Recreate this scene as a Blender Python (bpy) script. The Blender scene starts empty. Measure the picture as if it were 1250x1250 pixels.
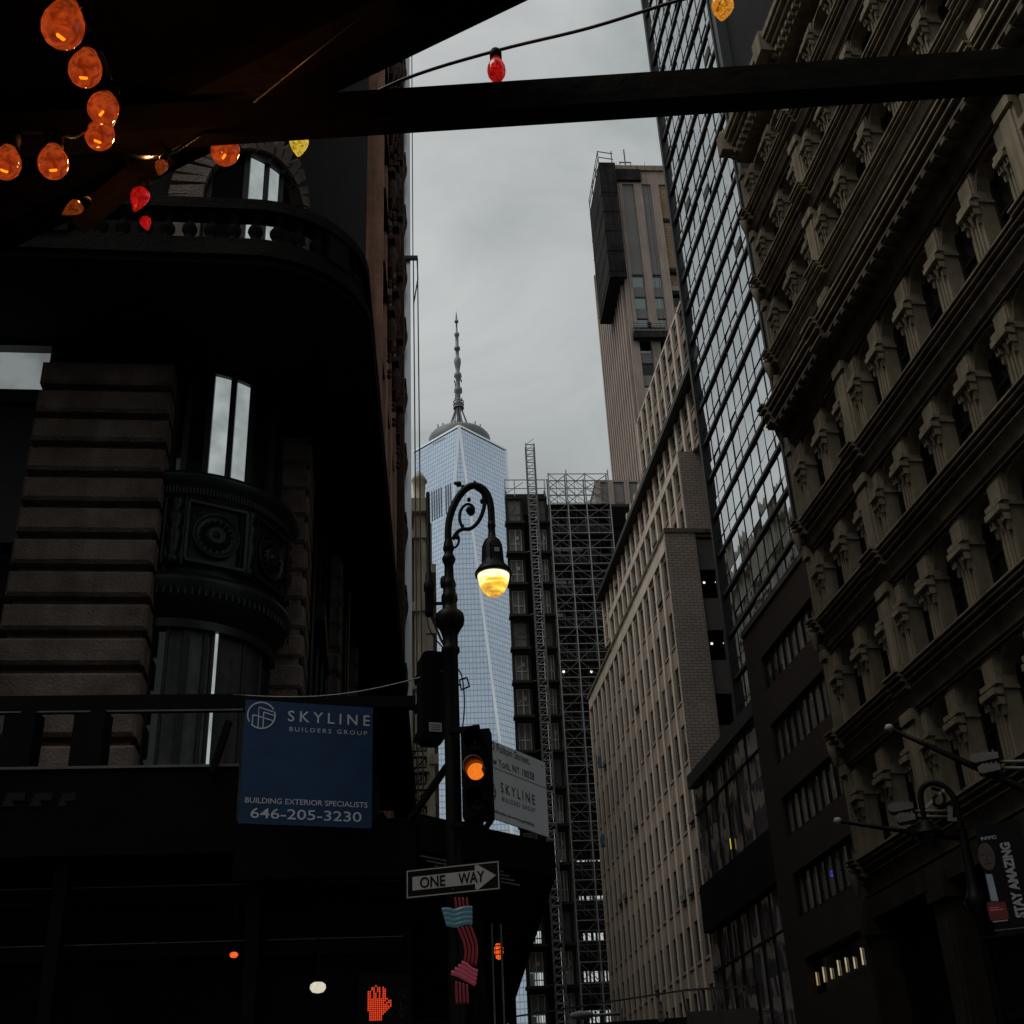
import bpy, math, random
from math import sin, cos, tan, radians, pi, atan2, hypot, degrees
from mathutils import Vector, Matrix
random.seed(7)
scene = bpy.context.scene
C = scene.collection

# ------------------------------------------------------------------ camera model (measured from the photo's vanishing points)
F = 1550.0
EYE = Vector((0, 0, 1.5))
def _basis():
    z = Vector((-135, -2845, F)).normalized()
    f = Vector((0, 0, 1))
    y = (f - z * f.dot(z)).normalized()
    x = y.cross(z)
    if x.x < 0: x = -x
    return x, y, z
BX, BY, BZ = _basis()
def ray(u, v):
    d = Vector((u - 625, v - 625, F)).normalized()
    return Vector((BX.dot(d), BY.dot(d), BZ.dot(d)))
def along(u, v, dist):
    return EYE + ray(u, v) * dist
def pol(az, d):
    a = radians(az); return (d * sin(a), d * cos(a))

class Frame:
    """A vertical plane: local x to the right as seen from outside, y into the thing, z up."""
    def __init__(s, ox, oy, rz):
        s.o = Vector((ox, oy, 0)); s.rz = rz
        s.x = Vector((cos(rz), sin(rz), 0)); s.y = Vector((-sin(rz), cos(rz), 0))
    def hit(s, u, v, y=0.0):
        r = ray(u, v)
        t = ((s.o + s.y * y - EYE).dot(s.y)) / r.dot(s.y)
        p = EYE + r * t - s.o
        return p.dot(s.x), p.z
    def w(s, x, y, z): return s.o + s.x * x + s.y * y + Vector((0, 0, z))
    def l(s, p):
        p = Vector(p) - s.o; return Vector((p.dot(s.x), p.dot(s.y), p.z))
def facing(an, D):
    return Frame(D * sin(radians(an)), D * cos(radians(an)), -radians(an))
def right_side(a, K, s0):       # street direction a, K metres right of the camera, origin s0 metres along the street
    A = radians(a); t = Vector((sin(A), cos(A), 0)); r = Vector((cos(A), -sin(A), 0))
    o = t * s0 + r * K
    return Frame(o.x, o.y, atan2(-cos(A), -sin(A)))
def left_side(a, K, s0):
    A = radians(a); t = Vector((sin(A), cos(A), 0)); r = Vector((cos(A), -sin(A), 0))
    o = t * s0 - r * K
    return Frame(o.x, o.y, atan2(cos(A), sin(A)))

# ------------------------------------------------------------------ materials
def new_mat(name):
    m = bpy.data.materials.new(name); m.use_nodes = True
    return m, m.node_tree.nodes, m.node_tree.links, m.node_tree.nodes['Principled BSDF']
def mat(name, col, rough=0.7, var=0.25, scale=1.0, metal=0.0, bump=0.0, bscale=20.0, spec=0.5, streak=0.0, emit=None, estr=0.0):
    m, n, l, b = new_mat(name)
    b.inputs['Roughness'].default_value = rough
    b.inputs['Metallic'].default_value = metal
    b.inputs['Specular IOR Level'].default_value = spec
    tc = n.new('ShaderNodeTexCoord')
    if var > 0:
        no = n.new('ShaderNodeTexNoise'); no.inputs['Scale'].default_value = scale; no.inputs['Detail'].default_value = 6
        no.inputs['Roughness'].default_value = 0.65
        l.new(tc.outputs['Object'], no.inputs['Vector'])
        rp = n.new('ShaderNodeValToRGB')
        rp.color_ramp.elements[0].position = 0.3; rp.color_ramp.elements[1].position = 0.7
        rp.color_ramp.elements[0].color = [c * (1 - var) for c in col] + [1]
        rp.color_ramp.elements[1].color = [min(1, c * (1 + var)) for c in col] + [1]
        l.new(no.outputs['Fac'], rp.inputs['Fac'])
        out = rp.outputs['Color']
        if streak > 0:      # rain streaks: noise stretched down the wall
            mp = n.new('ShaderNodeMapping'); mp.inputs['Scale'].default_value = (1.6, 1.6, 0.09)
            l.new(tc.outputs['Object'], mp.inputs['Vector'])
            n2 = n.new('ShaderNodeTexNoise'); n2.inputs['Scale'].default_value = 2.2; n2.inputs['Detail'].default_value = 5
            l.new(mp.outputs['Vector'], n2.inputs['Vector'])
            r2 = n.new('ShaderNodeMapRange'); r2.inputs['From Min'].default_value = 0.35; r2.inputs['From Max'].default_value = 0.7
            r2.inputs['To Min'].default_value = 1.0; r2.inputs['To Max'].default_value = 1.0 - streak
            l.new(n2.outputs['Fac'], r2.inputs['Value'])
            mx = n.new('ShaderNodeMix'); mx.data_type = 'RGBA'; mx.blend_type = 'MULTIPLY'; mx.inputs['Factor'].default_value = 1
            l.new(out, mx.inputs['A']); l.new(r2.outputs['Result'], mx.inputs['B'])
            out = mx.outputs['Result']
        l.new(out, b.inputs['Base Color'])
    else:
        b.inputs['Base Color'].default_value = list(col) + [1]
    if bump > 0:
        nb = n.new('ShaderNodeTexNoise'); nb.inputs['Scale'].default_value = bscale; nb.inputs['Detail'].default_value = 5
        l.new(tc.outputs['Object'], nb.inputs['Vector'])
        bp = n.new('ShaderNodeBump'); bp.inputs['Strength'].default_value = bump; bp.inputs['Distance'].default_value = 0.03
        l.new(nb.outputs['Fac'], bp.inputs['Height']); l.new(bp.outputs['Normal'], b.inputs['Normal'])
    if emit:
        b.inputs['Emission Color'].default_value = list(emit) + [1]; b.inputs['Emission Strength'].default_value = estr
    return m
def brick(name, c1, c2, cm, bw=0.22, bh=0.075, plane='XZ', rough=0.85, var=0.3):
    m, n, l, b = new_mat(name)
    b.inputs['Roughness'].default_value = rough
    tc = n.new('ShaderNodeTexCoord'); sp = n.new('ShaderNodeSeparateXYZ'); cb = n.new('ShaderNodeCombineXYZ')
    ad = n.new('ShaderNodeMath'); ad.operation = 'ADD'
    l.new(tc.outputs['Object'], sp.inputs[0]); l.new(sp.outputs['X'], ad.inputs[0]); l.new(sp.outputs['Y'], ad.inputs[1])
    l.new(ad.outputs[0], cb.inputs['X']); l.new(sp.outputs['Z'], cb.inputs['Y'])
    br = n.new('ShaderNodeTexBrick'); br.inputs['Scale'].default_value = 1.0
    br.inputs['Brick Width'].default_value = bw; br.inputs['Row Height'].default_value = bh
    br.inputs['Mortar Size'].default_value = bh * 0.12
    br.inputs['Color1'].default_value = list(c1) + [1]; br.inputs['Color2'].default_value = list(c2) + [1]; br.inputs['Mortar'].default_value = list(cm) + [1]
    l.new(cb.outputs[0], br.inputs['Vector'])
    no = n.new('ShaderNodeTexNoise'); no.inputs['Scale'].default_value = 0.35; no.inputs['Detail'].default_value = 7
    l.new(tc.outputs['Object'], no.inputs['Vector'])
    mr = n.new('ShaderNodeMapRange'); mr.inputs['From Min'].default_value = 0.3; mr.inputs['From Max'].default_value = 0.7
    mr.inputs['To Min'].default_value = 1 - var; mr.inputs['To Max'].default_value = 1 + var
    l.new(no.outputs['Fac'], mr.inputs['Value'])
    mx = n.new('ShaderNodeMix'); mx.data_type = 'RGBA'; mx.blend_type = 'MULTIPLY'; mx.inputs['Factor'].default_value = 1
    l.new(br.outputs['Color'], mx.inputs['A']); l.new(mr.outputs['Result'], mx.inputs['B'])
    l.new(mx.outputs['Result'], b.inputs['Base Color'])
    bp = n.new('ShaderNodeBump'); bp.inputs['Strength'].default_value = 0.5; bp.inputs['Distance'].default_value = 0.02
    l.new(br.outputs['Fac'], bp.inputs['Height']); bp.invert = True
    l.new(bp.outputs['Normal'], b.inputs['Normal'])
    return m
def mirror_glass(name, col, rough=0.03, wob=0.0, wscale=0.35, metal=1.0, stretch=1.0):
    m, n, l, b = new_mat(name)
    b.inputs['Base Color'].default_value = list(col) + [1]; b.inputs['Metallic'].default_value = metal
    b.inputs['Roughness'].default_value = rough
    if wob > 0:
        tc = n.new('ShaderNodeTexCoord'); mp = n.new('ShaderNodeMapping'); mp.inputs['Scale'].default_value = (1, 1, stretch)
        no = n.new('ShaderNodeTexNoise'); no.inputs['Scale'].default_value = wscale; no.inputs['Detail'].default_value = 2
        l.new(tc.outputs['Object'], mp.inputs['Vector']); l.new(mp.outputs['Vector'], no.inputs['Vector'])
        bp = n.new('ShaderNodeBump'); bp.inputs['Strength'].default_value = 1.0; bp.inputs['Distance'].default_value = wob
        l.new(no.outputs['Fac'], bp.inputs['Height']); l.new(bp.outputs['Normal'], b.inputs['Normal'])
    return m
def emitter(name, col, s, col2=None, scale=30):
    m, n, l, b = new_mat(name)
    b.inputs['Base Color'].default_value = (0.02, 0.02, 0.02, 1); b.inputs['Roughness'].default_value = 0.3
    b.inputs['Emission Strength'].default_value = s
    if col2:
        tc = n.new('ShaderNodeTexCoord'); no = n.new('ShaderNodeTexNoise'); no.inputs['Scale'].default_value = scale; no.inputs['Detail'].default_value = 3
        l.new(tc.outputs['Object'], no.inputs['Vector'])
        rp = n.new('ShaderNodeValToRGB'); rp.color_ramp.elements[0].position = 0.38; rp.color_ramp.elements[1].position = 0.62
        rp.color_ramp.elements[0].color = list(col) + [1]; rp.color_ramp.elements[1].color = list(col2) + [1]
        l.new(no.outputs['Fac'], rp.inputs['Fac']); l.new(rp.outputs['Color'], b.inputs['Emission Color'])
    else:
        b.inputs['Emission Color'].default_value = list(col) + [1]
    return m
def bulb_glass(name, tint, glow, s, clear=0.45, scale=60):
    """coloured bulb glass: partly clear, partly glowing, the glow made patchy by noise"""
    m, n, l, b = new_mat(name)
    b.inputs['Base Color'].default_value = [c * 0.05 for c in tint] + [1]; b.inputs['Roughness'].default_value = 0.12
    b.inputs['Emission Strength'].default_value = s
    tc = n.new('ShaderNodeTexCoord'); no = n.new('ShaderNodeTexNoise'); no.inputs['Scale'].default_value = scale; no.inputs['Detail'].default_value = 5
    no.inputs['Distortion'].default_value = 1.2
    l.new(tc.outputs['Object'], no.inputs['Vector'])
    rp = n.new('ShaderNodeValToRGB'); rp.color_ramp.elements[0].position = 0.3; rp.color_ramp.elements[1].position = 0.75
    rp.color_ramp.elements[0].color = [c * 0.18 for c in glow] + [1]; rp.color_ramp.elements[1].color = [min(1, c * 1.35) for c in glow] + [1]
    l.new(no.outputs['Fac'], rp.inputs['Fac']); l.new(rp.outputs['Color'], b.inputs['Emission Color'])
    tr = n.new('ShaderNodeBsdfTransparent'); tr.inputs['Color'].default_value = list(tint) + [1]
    mx = n.new('ShaderNodeMixShader'); mx.inputs['Fac'].default_value = clear
    l.new(b.outputs[0], mx.inputs[1]); l.new(tr.outputs[0], mx.inputs[2])
    l.new(mx.outputs[0], n['Material Output'].inputs['Surface'])
    return m

M = {}
M['iron'] = mat('cast iron black', (0.0045, 0.0045, 0.0045), 0.5, 0.3, 8, spec=0.10)
M['black'] = mat('black steel', (0.004, 0.004, 0.004), 0.55, 0.3, 3, spec=0.06)
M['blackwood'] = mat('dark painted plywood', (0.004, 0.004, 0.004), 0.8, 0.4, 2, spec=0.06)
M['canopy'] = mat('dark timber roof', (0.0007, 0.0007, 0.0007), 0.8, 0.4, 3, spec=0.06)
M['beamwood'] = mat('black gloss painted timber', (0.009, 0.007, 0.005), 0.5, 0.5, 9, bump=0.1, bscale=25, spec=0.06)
M['palesteel'] = mat('pale steel strip', (0.10, 0.10, 0.10), 0.45, 0.4, 4)  # pale strips stand in for highlights along steel edges
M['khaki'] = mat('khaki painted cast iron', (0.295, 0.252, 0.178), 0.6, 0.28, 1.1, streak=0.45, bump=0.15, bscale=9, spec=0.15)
M['khakidark'] = mat('dark khaki cornice and coping', (0.15, 0.128, 0.095), 0.6, 0.35, 1.3, streak=0.4, spec=0.15)
M['darkbrown'] = mat('dark brown with shade mixed in', (0.045, 0.038, 0.028), 0.55, 0.35, 1.2, streak=0.4, spec=0.1)  # khaki darkened: street-level shade mixed into the shop front colour
M['blind'] = mat('pale window blind', (0.10, 0.095, 0.085), 0.8, 0.3, 0.9)
M['curtain'] = mat('pane with painted reflection streaks', (0.10, 0.105, 0.105), 0.5, 0.5, 6, streak=0.85)  # streaked colour paints soft reflections onto the lower bay panes
M['tanglass'] = mat('grey office window glass', (0.028, 0.027, 0.026), 0.12, 0.5, 0.35, spec=0.5)
M['sash'] = mat('dark window sash', (0.018, 0.015, 0.013), 0.6, 0.3, 3, spec=0.06)
M['darkglass'] = mat('dark window glass', (0.006, 0.007, 0.008), 0.06, 0.3, 0.6, spec=0.35)
M['shopglass'] = mat('dark shop glass', (0.005, 0.006, 0.009), 0.06, 0.3, 0.5, spec=0.5)
M['rusty'] = brick('dark rough brownstone', (0.072, 0.055, 0.043), (0.055, 0.042, 0.034), (0.055, 0.042, 0.034), 2.0, 2.0)
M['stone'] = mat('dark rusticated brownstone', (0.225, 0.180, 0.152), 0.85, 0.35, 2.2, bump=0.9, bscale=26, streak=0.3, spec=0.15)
M['stonedark'] = mat('near black stone', (0.013, 0.012, 0.011), 0.85, 0.4, 1.0, bump=0.4, bscale=18, spec=0.06)  # stone tone set near black
M['bronze'] = mat('dark green bronze', (0.014, 0.018, 0.019), 0.42, 0.4, 5, metal=0.35)
M['redbrick'] = brick('red brown brick', (0.42, 0.205, 0.135), (0.34, 0.165, 0.11), (0.27, 0.18, 0.145), 0.4, 0.14)
M['terra'] = mat('brown terracotta ornament', (0.060, 0.036, 0.027), 0.8, 0.5, 3, bump=1.0, bscale=7, spec=0.15)
M['redpier'] = mat('warm sandstone pier', (0.27, 0.155, 0.110), 0.85, 0.25, 1.5, streak=0.3, spec=0.15)
M['cream'] = mat('cream limestone', (0.74, 0.67, 0.51), 0.85, 0.22, 0.6, streak=0.35)
M['creamfar'] = mat('pale weathered limestone', (0.50, 0.47, 0.40), 0.85, 0.2, 0.4, streak=0.3)
M['tan'] = mat('tan limestone ribs', (0.54, 0.47, 0.395), 0.85, 0.16, 0.5, streak=0.3, spec=0.15)
M['tanpanel'] = mat('brown spandrel panel', (0.275, 0.222, 0.183), 0.8, 0.18, 0.7, streak=0.25, spec=0.15)
M['tanbrick'] = brick('tan end wall brick', (0.36, 0.30, 0.255), (0.30, 0.245, 0.207), (0.15, 0.12, 0.105), 0.55, 0.2, var=0.15)
M['graypanel'] = mat('grey metal panel', (0.115, 0.105, 0.096), 0.6, 0.12, 0.7, streak=0.2)
M['towerrib'] = mat('pinkish limestone pier', (0.335, 0.265, 0.225), 0.85, 0.15, 0.3, streak=0.25)
M['towerpanel'] = mat('grey window band', (0.150, 0.142, 0.132), 0.5, 0.15, 0.3)
M['tie'] = brick('unclad orange block wall', (0.33, 0.205, 0.115), (0.27, 0.165, 0.095), (0.18, 0.12, 0.08), 0.8, 0.5, var=0.2)
M['towerwin'] = mirror_glass('tower window', (0.20, 0.235, 0.24), 0.08, 0.02, 0.5)
M['netting'] = mat('black debris netting', (0.028, 0.026, 0.026), 0.9, 0.6, 0.35, streak=0.5, spec=0.06)
M['brown'] = brick('dark brown brick', (0.046, 0.028, 0.022), (0.036, 0.022, 0.018), (0.036, 0.026, 0.021), 0.3, 0.09, var=0.2)
M['skyglass'] = mirror_glass('grey curtain wall glass', (0.70, 0.72, 0.74), 0.02, 0.006, 0.7, stretch=0.35)
M['lowglass'] = mirror_glass('violet tinted glass', (0.60, 0.57, 0.66), 0.03, 0.03, 0.6, stretch=0.5, metal=0.72)
M['ribbon'] = mirror_glass('dark ribbon glass', (0.78, 0.76, 0.70), 0.04, 0.016, 1.0, stretch=0.5, metal=0.7)
M['bayglass'] = mirror_glass('coated window glass', (0.64, 0.70, 0.70), 0.02, 0.0)
M['mullion'] = mat('black mullion', (0.008, 0.008, 0.009), 0.5, 0.2, 2, spec=0.25)
M['darkframe'] = mat('charcoal metal cladding', (0.05, 0.053, 0.058), 0.5, 0.2, 0.6)
M['sidewall'] = mat('charcoal blank wall', (0.020, 0.021, 0.022), 0.7, 0.3, 0.4, spec=0.06)
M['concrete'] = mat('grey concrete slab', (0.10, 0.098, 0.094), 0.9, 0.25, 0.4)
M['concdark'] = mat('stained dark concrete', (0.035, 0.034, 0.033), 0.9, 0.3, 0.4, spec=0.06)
M['galv'] = mat('galvanised scaffold tube', (0.27, 0.27, 0.268), 0.5, 0.2, 2, metal=0.3)
M['galvdark'] = mat('dark scaffold steel', (0.10, 0.10, 0.098), 0.6, 0.3, 2, metal=0.2)
M['gate'] = mat('grey hoist gate mesh', (0.12, 0.12, 0.115), 0.7, 0.35, 0.8)
M['gateframe'] = mat('pale gate frame', (0.40, 0.40, 0.385), 0.6, 0.3, 1)
M['tarp'] = mat('blue tarpaulin', (0.03, 0.09, 0.16), 0.6, 0.3, 2)
M['road'] = mat('wet asphalt', (0.035, 0.035, 0.037), 0.5, 0.4, 0.7, bump=0.3, bscale=60)
M['walk'] = mat('grey pavement concrete', (0.13, 0.127, 0.12), 0.8, 0.3, 0.8)
M['paint'] = mat('worn white road paint', (0.5, 0.5, 0.48), 0.7, 0.3, 4)
M['blue'] = mat('navy sign vinyl', (0.003, 0.040, 0.115), 0.5, 0.22, 3, bump=0.25, bscale=4)
M['print'] = mat('white sign lettering', (0.62, 0.66, 0.74), 0.6, 0.05, 4)
M['white'] = mat('white sign vinyl', (0.62, 0.64, 0.66), 0.6, 0.06, 2)
M['ink'] = mat('black ink', (0.012, 0.012, 0.013), 0.6, 0.1, 4)
M['owwhite'] = mat('aged white sheeting', (0.34, 0.32, 0.305), 0.5, 0.12, 8)
M['owblack'] = mat('black sign enamel', (0.006, 0.006, 0.006), 0.5, 0.2, 8, spec=0.06)
M['bannerblack'] = mat('black banner vinyl', (0.010, 0.010, 0.012), 0.6, 0.2, 3, spec=0.06)
M['bannerwhite'] = mat('grey white banner print', (0.33, 0.33, 0.34), 0.6, 0.2, 3)
M['bannerred'] = mat('dark red banner print', (0.14, 0.012, 0.016), 0.6, 0.2, 3)
M['bannerskin'] = mat('brown printed portrait', (0.055, 0.036, 0.028), 0.6, 0.4, 9)
M['bannerpale'] = mat('pale blue printed shirt', (0.30, 0.34, 0.40), 0.6, 0.2, 6)
M['floodgray'] = mat('grey flood lamp housing', (0.10, 0.096, 0.088), 0.6, 0.3, 5)
M['label'] = mat('white sticker', (0.48, 0.48, 0.48), 0.6, 0.2, 40)
M['cable'] = mat('black rubber cable', (0.010, 0.010, 0.011), 0.5, 0.2, 9)
M['wire'] = mat('thin steel wire', (0.12, 0.12, 0.12), 0.4, 0.1, 9, metal=0.5)
M['spire'] = mat('grey painted steel mast', (0.135, 0.142, 0.148), 0.6, 0.25, 0.08)
M['steel'] = mat('stainless edge trim', (0.85, 0.89, 0.94), 0.3, 0.08, 0.05, metal=0.5)
def lamp_mat():
    m, n, l, b = new_mat('lit lamp glass'); b.inputs['Base Color'].default_value = (0.05, 0.03, 0.01, 1); b.inputs['Roughness'].default_value = 0.15
    tc = n.new('ShaderNodeTexCoord'); sp = n.new('ShaderNodeSeparateXYZ'); l.new(tc.outputs['Generated'], sp.inputs[0])
    mp = n.new('ShaderNodeMapping'); mp.inputs['Scale'].default_value = (0.8, 0.8, 2.6); mp.inputs['Rotation'].default_value = (0.3, 0.5, 0.2); l.new(tc.outputs['Generated'], mp.inputs['Vector'])
    no = n.new('ShaderNodeTexNoise'); no.inputs['Scale'].default_value = 2.2; no.inputs['Detail'].default_value = 3; no.inputs['Distortion'].default_value = 0.7; l.new(mp.outputs[0], no.inputs['Vector'])
    ma = n.new('ShaderNodeMath'); ma.operation = 'MULTIPLY_ADD'; ma.inputs[1].default_value = 0.55; l.new(sp.outputs['Z'], ma.inputs[0]); l.new(no.outputs['Fac'], ma.inputs[2])
    rp = n.new('ShaderNodeValToRGB'); e = rp.color_ramp.elements; e[0].position = 0.45; e[0].color = (0.42, 0.19, 0.04, 1); e[1].position = 1.05; e[1].color = (1.0, 0.92, 0.62, 1)
    k = e.new(0.66); k.color = (0.72, 0.40, 0.035, 1); k = e.new(0.82); k.color = (0.95, 0.70, 0.10, 1)
    l.new(ma.outputs[0], rp.inputs['Fac']); l.new(rp.outputs[0], b.inputs['Emission Color']); b.inputs['Emission Strength'].default_value = 1.4
    return m
M['lampglow'] = lamp_mat()
M['lampcore'] = emitter('white hot lamp core', (1.0, 0.86, 0.50), 5.0)
M['amber'] = emitter('amber signal lens', (0.86, 0.17, 0.012), 0.95, (0.95, 0.23, 0.02), 60)
M['ambervisor'] = mat('visor with painted amber glow', (0.30, 0.10, 0.03), 0.4, 0.2, 20)  # glow of the amber lens put into the visor colour
M['redled'] = emitter('red LED', (1.0, 0.07, 0.02), 0.85)
M['redlens'] = emitter('red caged lamp', (1.0, 0.06, 0.015), 0.9, (1.0, 0.18, 0.03), 40)
M['whiteled'] = emitter('white work lamp', (0.85, 0.78, 0.55), 0.7, (1, 0.95, 0.8), 60)
M['warmslit'] = emitter('warm interior light', (0.75, 0.50, 0.20), 0.45, (0.9, 0.8, 0.55), 3)
M['ceilspot'] = emitter('office ceiling spot', (1.0, 0.93, 0.8), 1.1)
M['glowpane'] = emitter('glowing pane as sky reflection', (0.25, 0.285, 0.285), 0.95, (0.37, 0.41, 0.41), 2.2)  # emission stands in for sky reflected in the window panes
M['dimglowpane'] = emitter('dim glowing pane as sky reflection', (0.13, 0.14, 0.145), 0.9, (0.22, 0.24, 0.245), 1.5)  # weaker emission, also in place of a sky reflection
M['bluespot'] = emitter('blue ring light', (0.08, 0.10, 0.9), 0.7)
M['yellowbar'] = emitter('yellow light strip', (0.75, 0.62, 0.06), 0.7)
M['neonred'] = mat('red neon tubing', (0.11, 0.010, 0.016), 0.25, 0.25, 20, emit=(0.8, 0.05, 0.08), estr=0.03)
M['neonpink'] = mat('pink neon tubing', (0.20, 0.04, 0.06), 0.25, 0.25, 20, emit=(0.9, 0.14, 0.20), estr=0.07)
M['neonteal'] = mat('teal neon tubing', (0.045, 0.09, 0.11), 0.25, 0.25, 20, emit=(0.16, 0.38, 0.48), estr=0.07)
M['bulbclear'] = bulb_glass('orange bulb glass', (0.75, 0.17, 0.035), (0.62, 0.085, 0.014), 0.85, 0.42, 70)
M['bulbfacet'] = bulb_glass('orange faceted bulb glass', (0.9, 0.35, 0.03), (0.95, 0.30, 0.02), 0.85, 0.15, 170)
M['bulbyellow'] = bulb_glass('yellow faceted bulb glass', (0.95, 0.62, 0.05), (1.0, 0.55, 0.05), 0.9, 0.12, 170)
M['bulbdim'] = bulb_glass('dim orange faceted bulb glass', (0.6, 0.18, 0.03), (0.42, 0.075, 0.012), 0.45, 0.2, 150)
M['bulbred'] = bulb_glass('red bulb glass', (0.7, 0.01, 0.01), (0.72, 0.012, 0.012), 0.62, 0.2, 120)
M['filament'] = emitter('glowing filament', (1.0, 0.60, 0.07), 9.0)
M['filamentred'] = emitter('glowing filament in red bulb', (1.0, 0.22, 0.03), 1.0)

# glass of the far tower: floor and mullion lines drawn in the panels' own coordinates
def tower_glass():
    m, n, l, b = new_mat('blue tower glass')
    uv = n.new('ShaderNodeUVMap'); uv.uv_map = 'UVMap'
    sp = n.new('ShaderNodeSeparateXYZ'); l.new(uv.outputs[0], sp.inputs[0])
    def line(sock, period, width):
        d = n.new('ShaderNodeMath'); d.operation = 'DIVIDE'; d.inputs[1].default_value = period; l.new(sock, d.inputs[0])
        f = n.new('ShaderNodeMath'); f.operation = 'FRACT'; l.new(d.outputs[0], f.inputs[0])
        c = n.new('ShaderNodeMath'); c.operation = 'LESS_THAN'; c.inputs[1].default_value = width; l.new(f.outputs[0], c.inputs[0])
        return c.outputs[0], d.outputs[0]
    a, du = line(sp.outputs['X'], 2.0, 0.15); bb, dv = line(sp.outputs['Y'], 3.2, 0.17)
    mxx = n.new('ShaderNodeMath'); mxx.operation = 'MAXIMUM'; l.new(a, mxx.inputs[0]); l.new(bb, mxx.inputs[1])
    fu = n.new('ShaderNodeMath'); fu.operation = 'FLOOR'; l.new(du, fu.inputs[0])
    fv = n.new('ShaderNodeMath'); fv.operation = 'FLOOR'; l.new(dv, fv.inputs[0])
    cx = n.new('ShaderNodeCombineXYZ'); l.new(fu.outputs[0], cx.inputs[0]); l.new(fv.outputs[0], cx.inputs[1])
    wn = n.new('ShaderNodeTexWhiteNoise'); wn.noise_dimensions = '2D'; l.new(cx.outputs[0], wn.inputs['Vector'])
    big = n.new('ShaderNodeTexNoise'); big.inputs['Scale'].default_value = 0.03; l.new(uv.outputs[0], big.inputs['Vector'])
    mb = n.new('ShaderNodeMix'); mb.data_type = 'RGBA'; mb.inputs['A'].default_value = (0.46, 0.56, 0.69, 1); mb.inputs['B'].default_value = (0.62, 0.71, 0.84, 1)
    av = n.new('ShaderNodeMath'); av.operation = 'MULTIPLY_ADD'; av.inputs[1].default_value = 0.45; l.new(wn.outputs['Value'], av.inputs[0]); l.new(big.outputs['Fac'], av.inputs[2])
    l.new(av.outputs[0], mb.inputs['Factor'])
    mx = n.new('ShaderNodeMix'); mx.data_type = 'RGBA'; l.new(mxx.outputs[0], mx.inputs['Factor'])
    l.new(mb.outputs['Result'], mx.inputs['A']); mx.inputs['B'].default_value = (0.30, 0.37, 0.47, 1)
    l.new(mx.outputs['Result'], b.inputs['Base Color'])
    b.inputs['Metallic'].default_value = 0.9; b.inputs['Roughness'].default_value = 0.12
    return m
M['towerglass'] = tower_glass()
M['louvre'] = mat('dark louvre slot', (0.22, 0.26, 0.32), 0.5, 0.1, 0.1)

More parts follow.
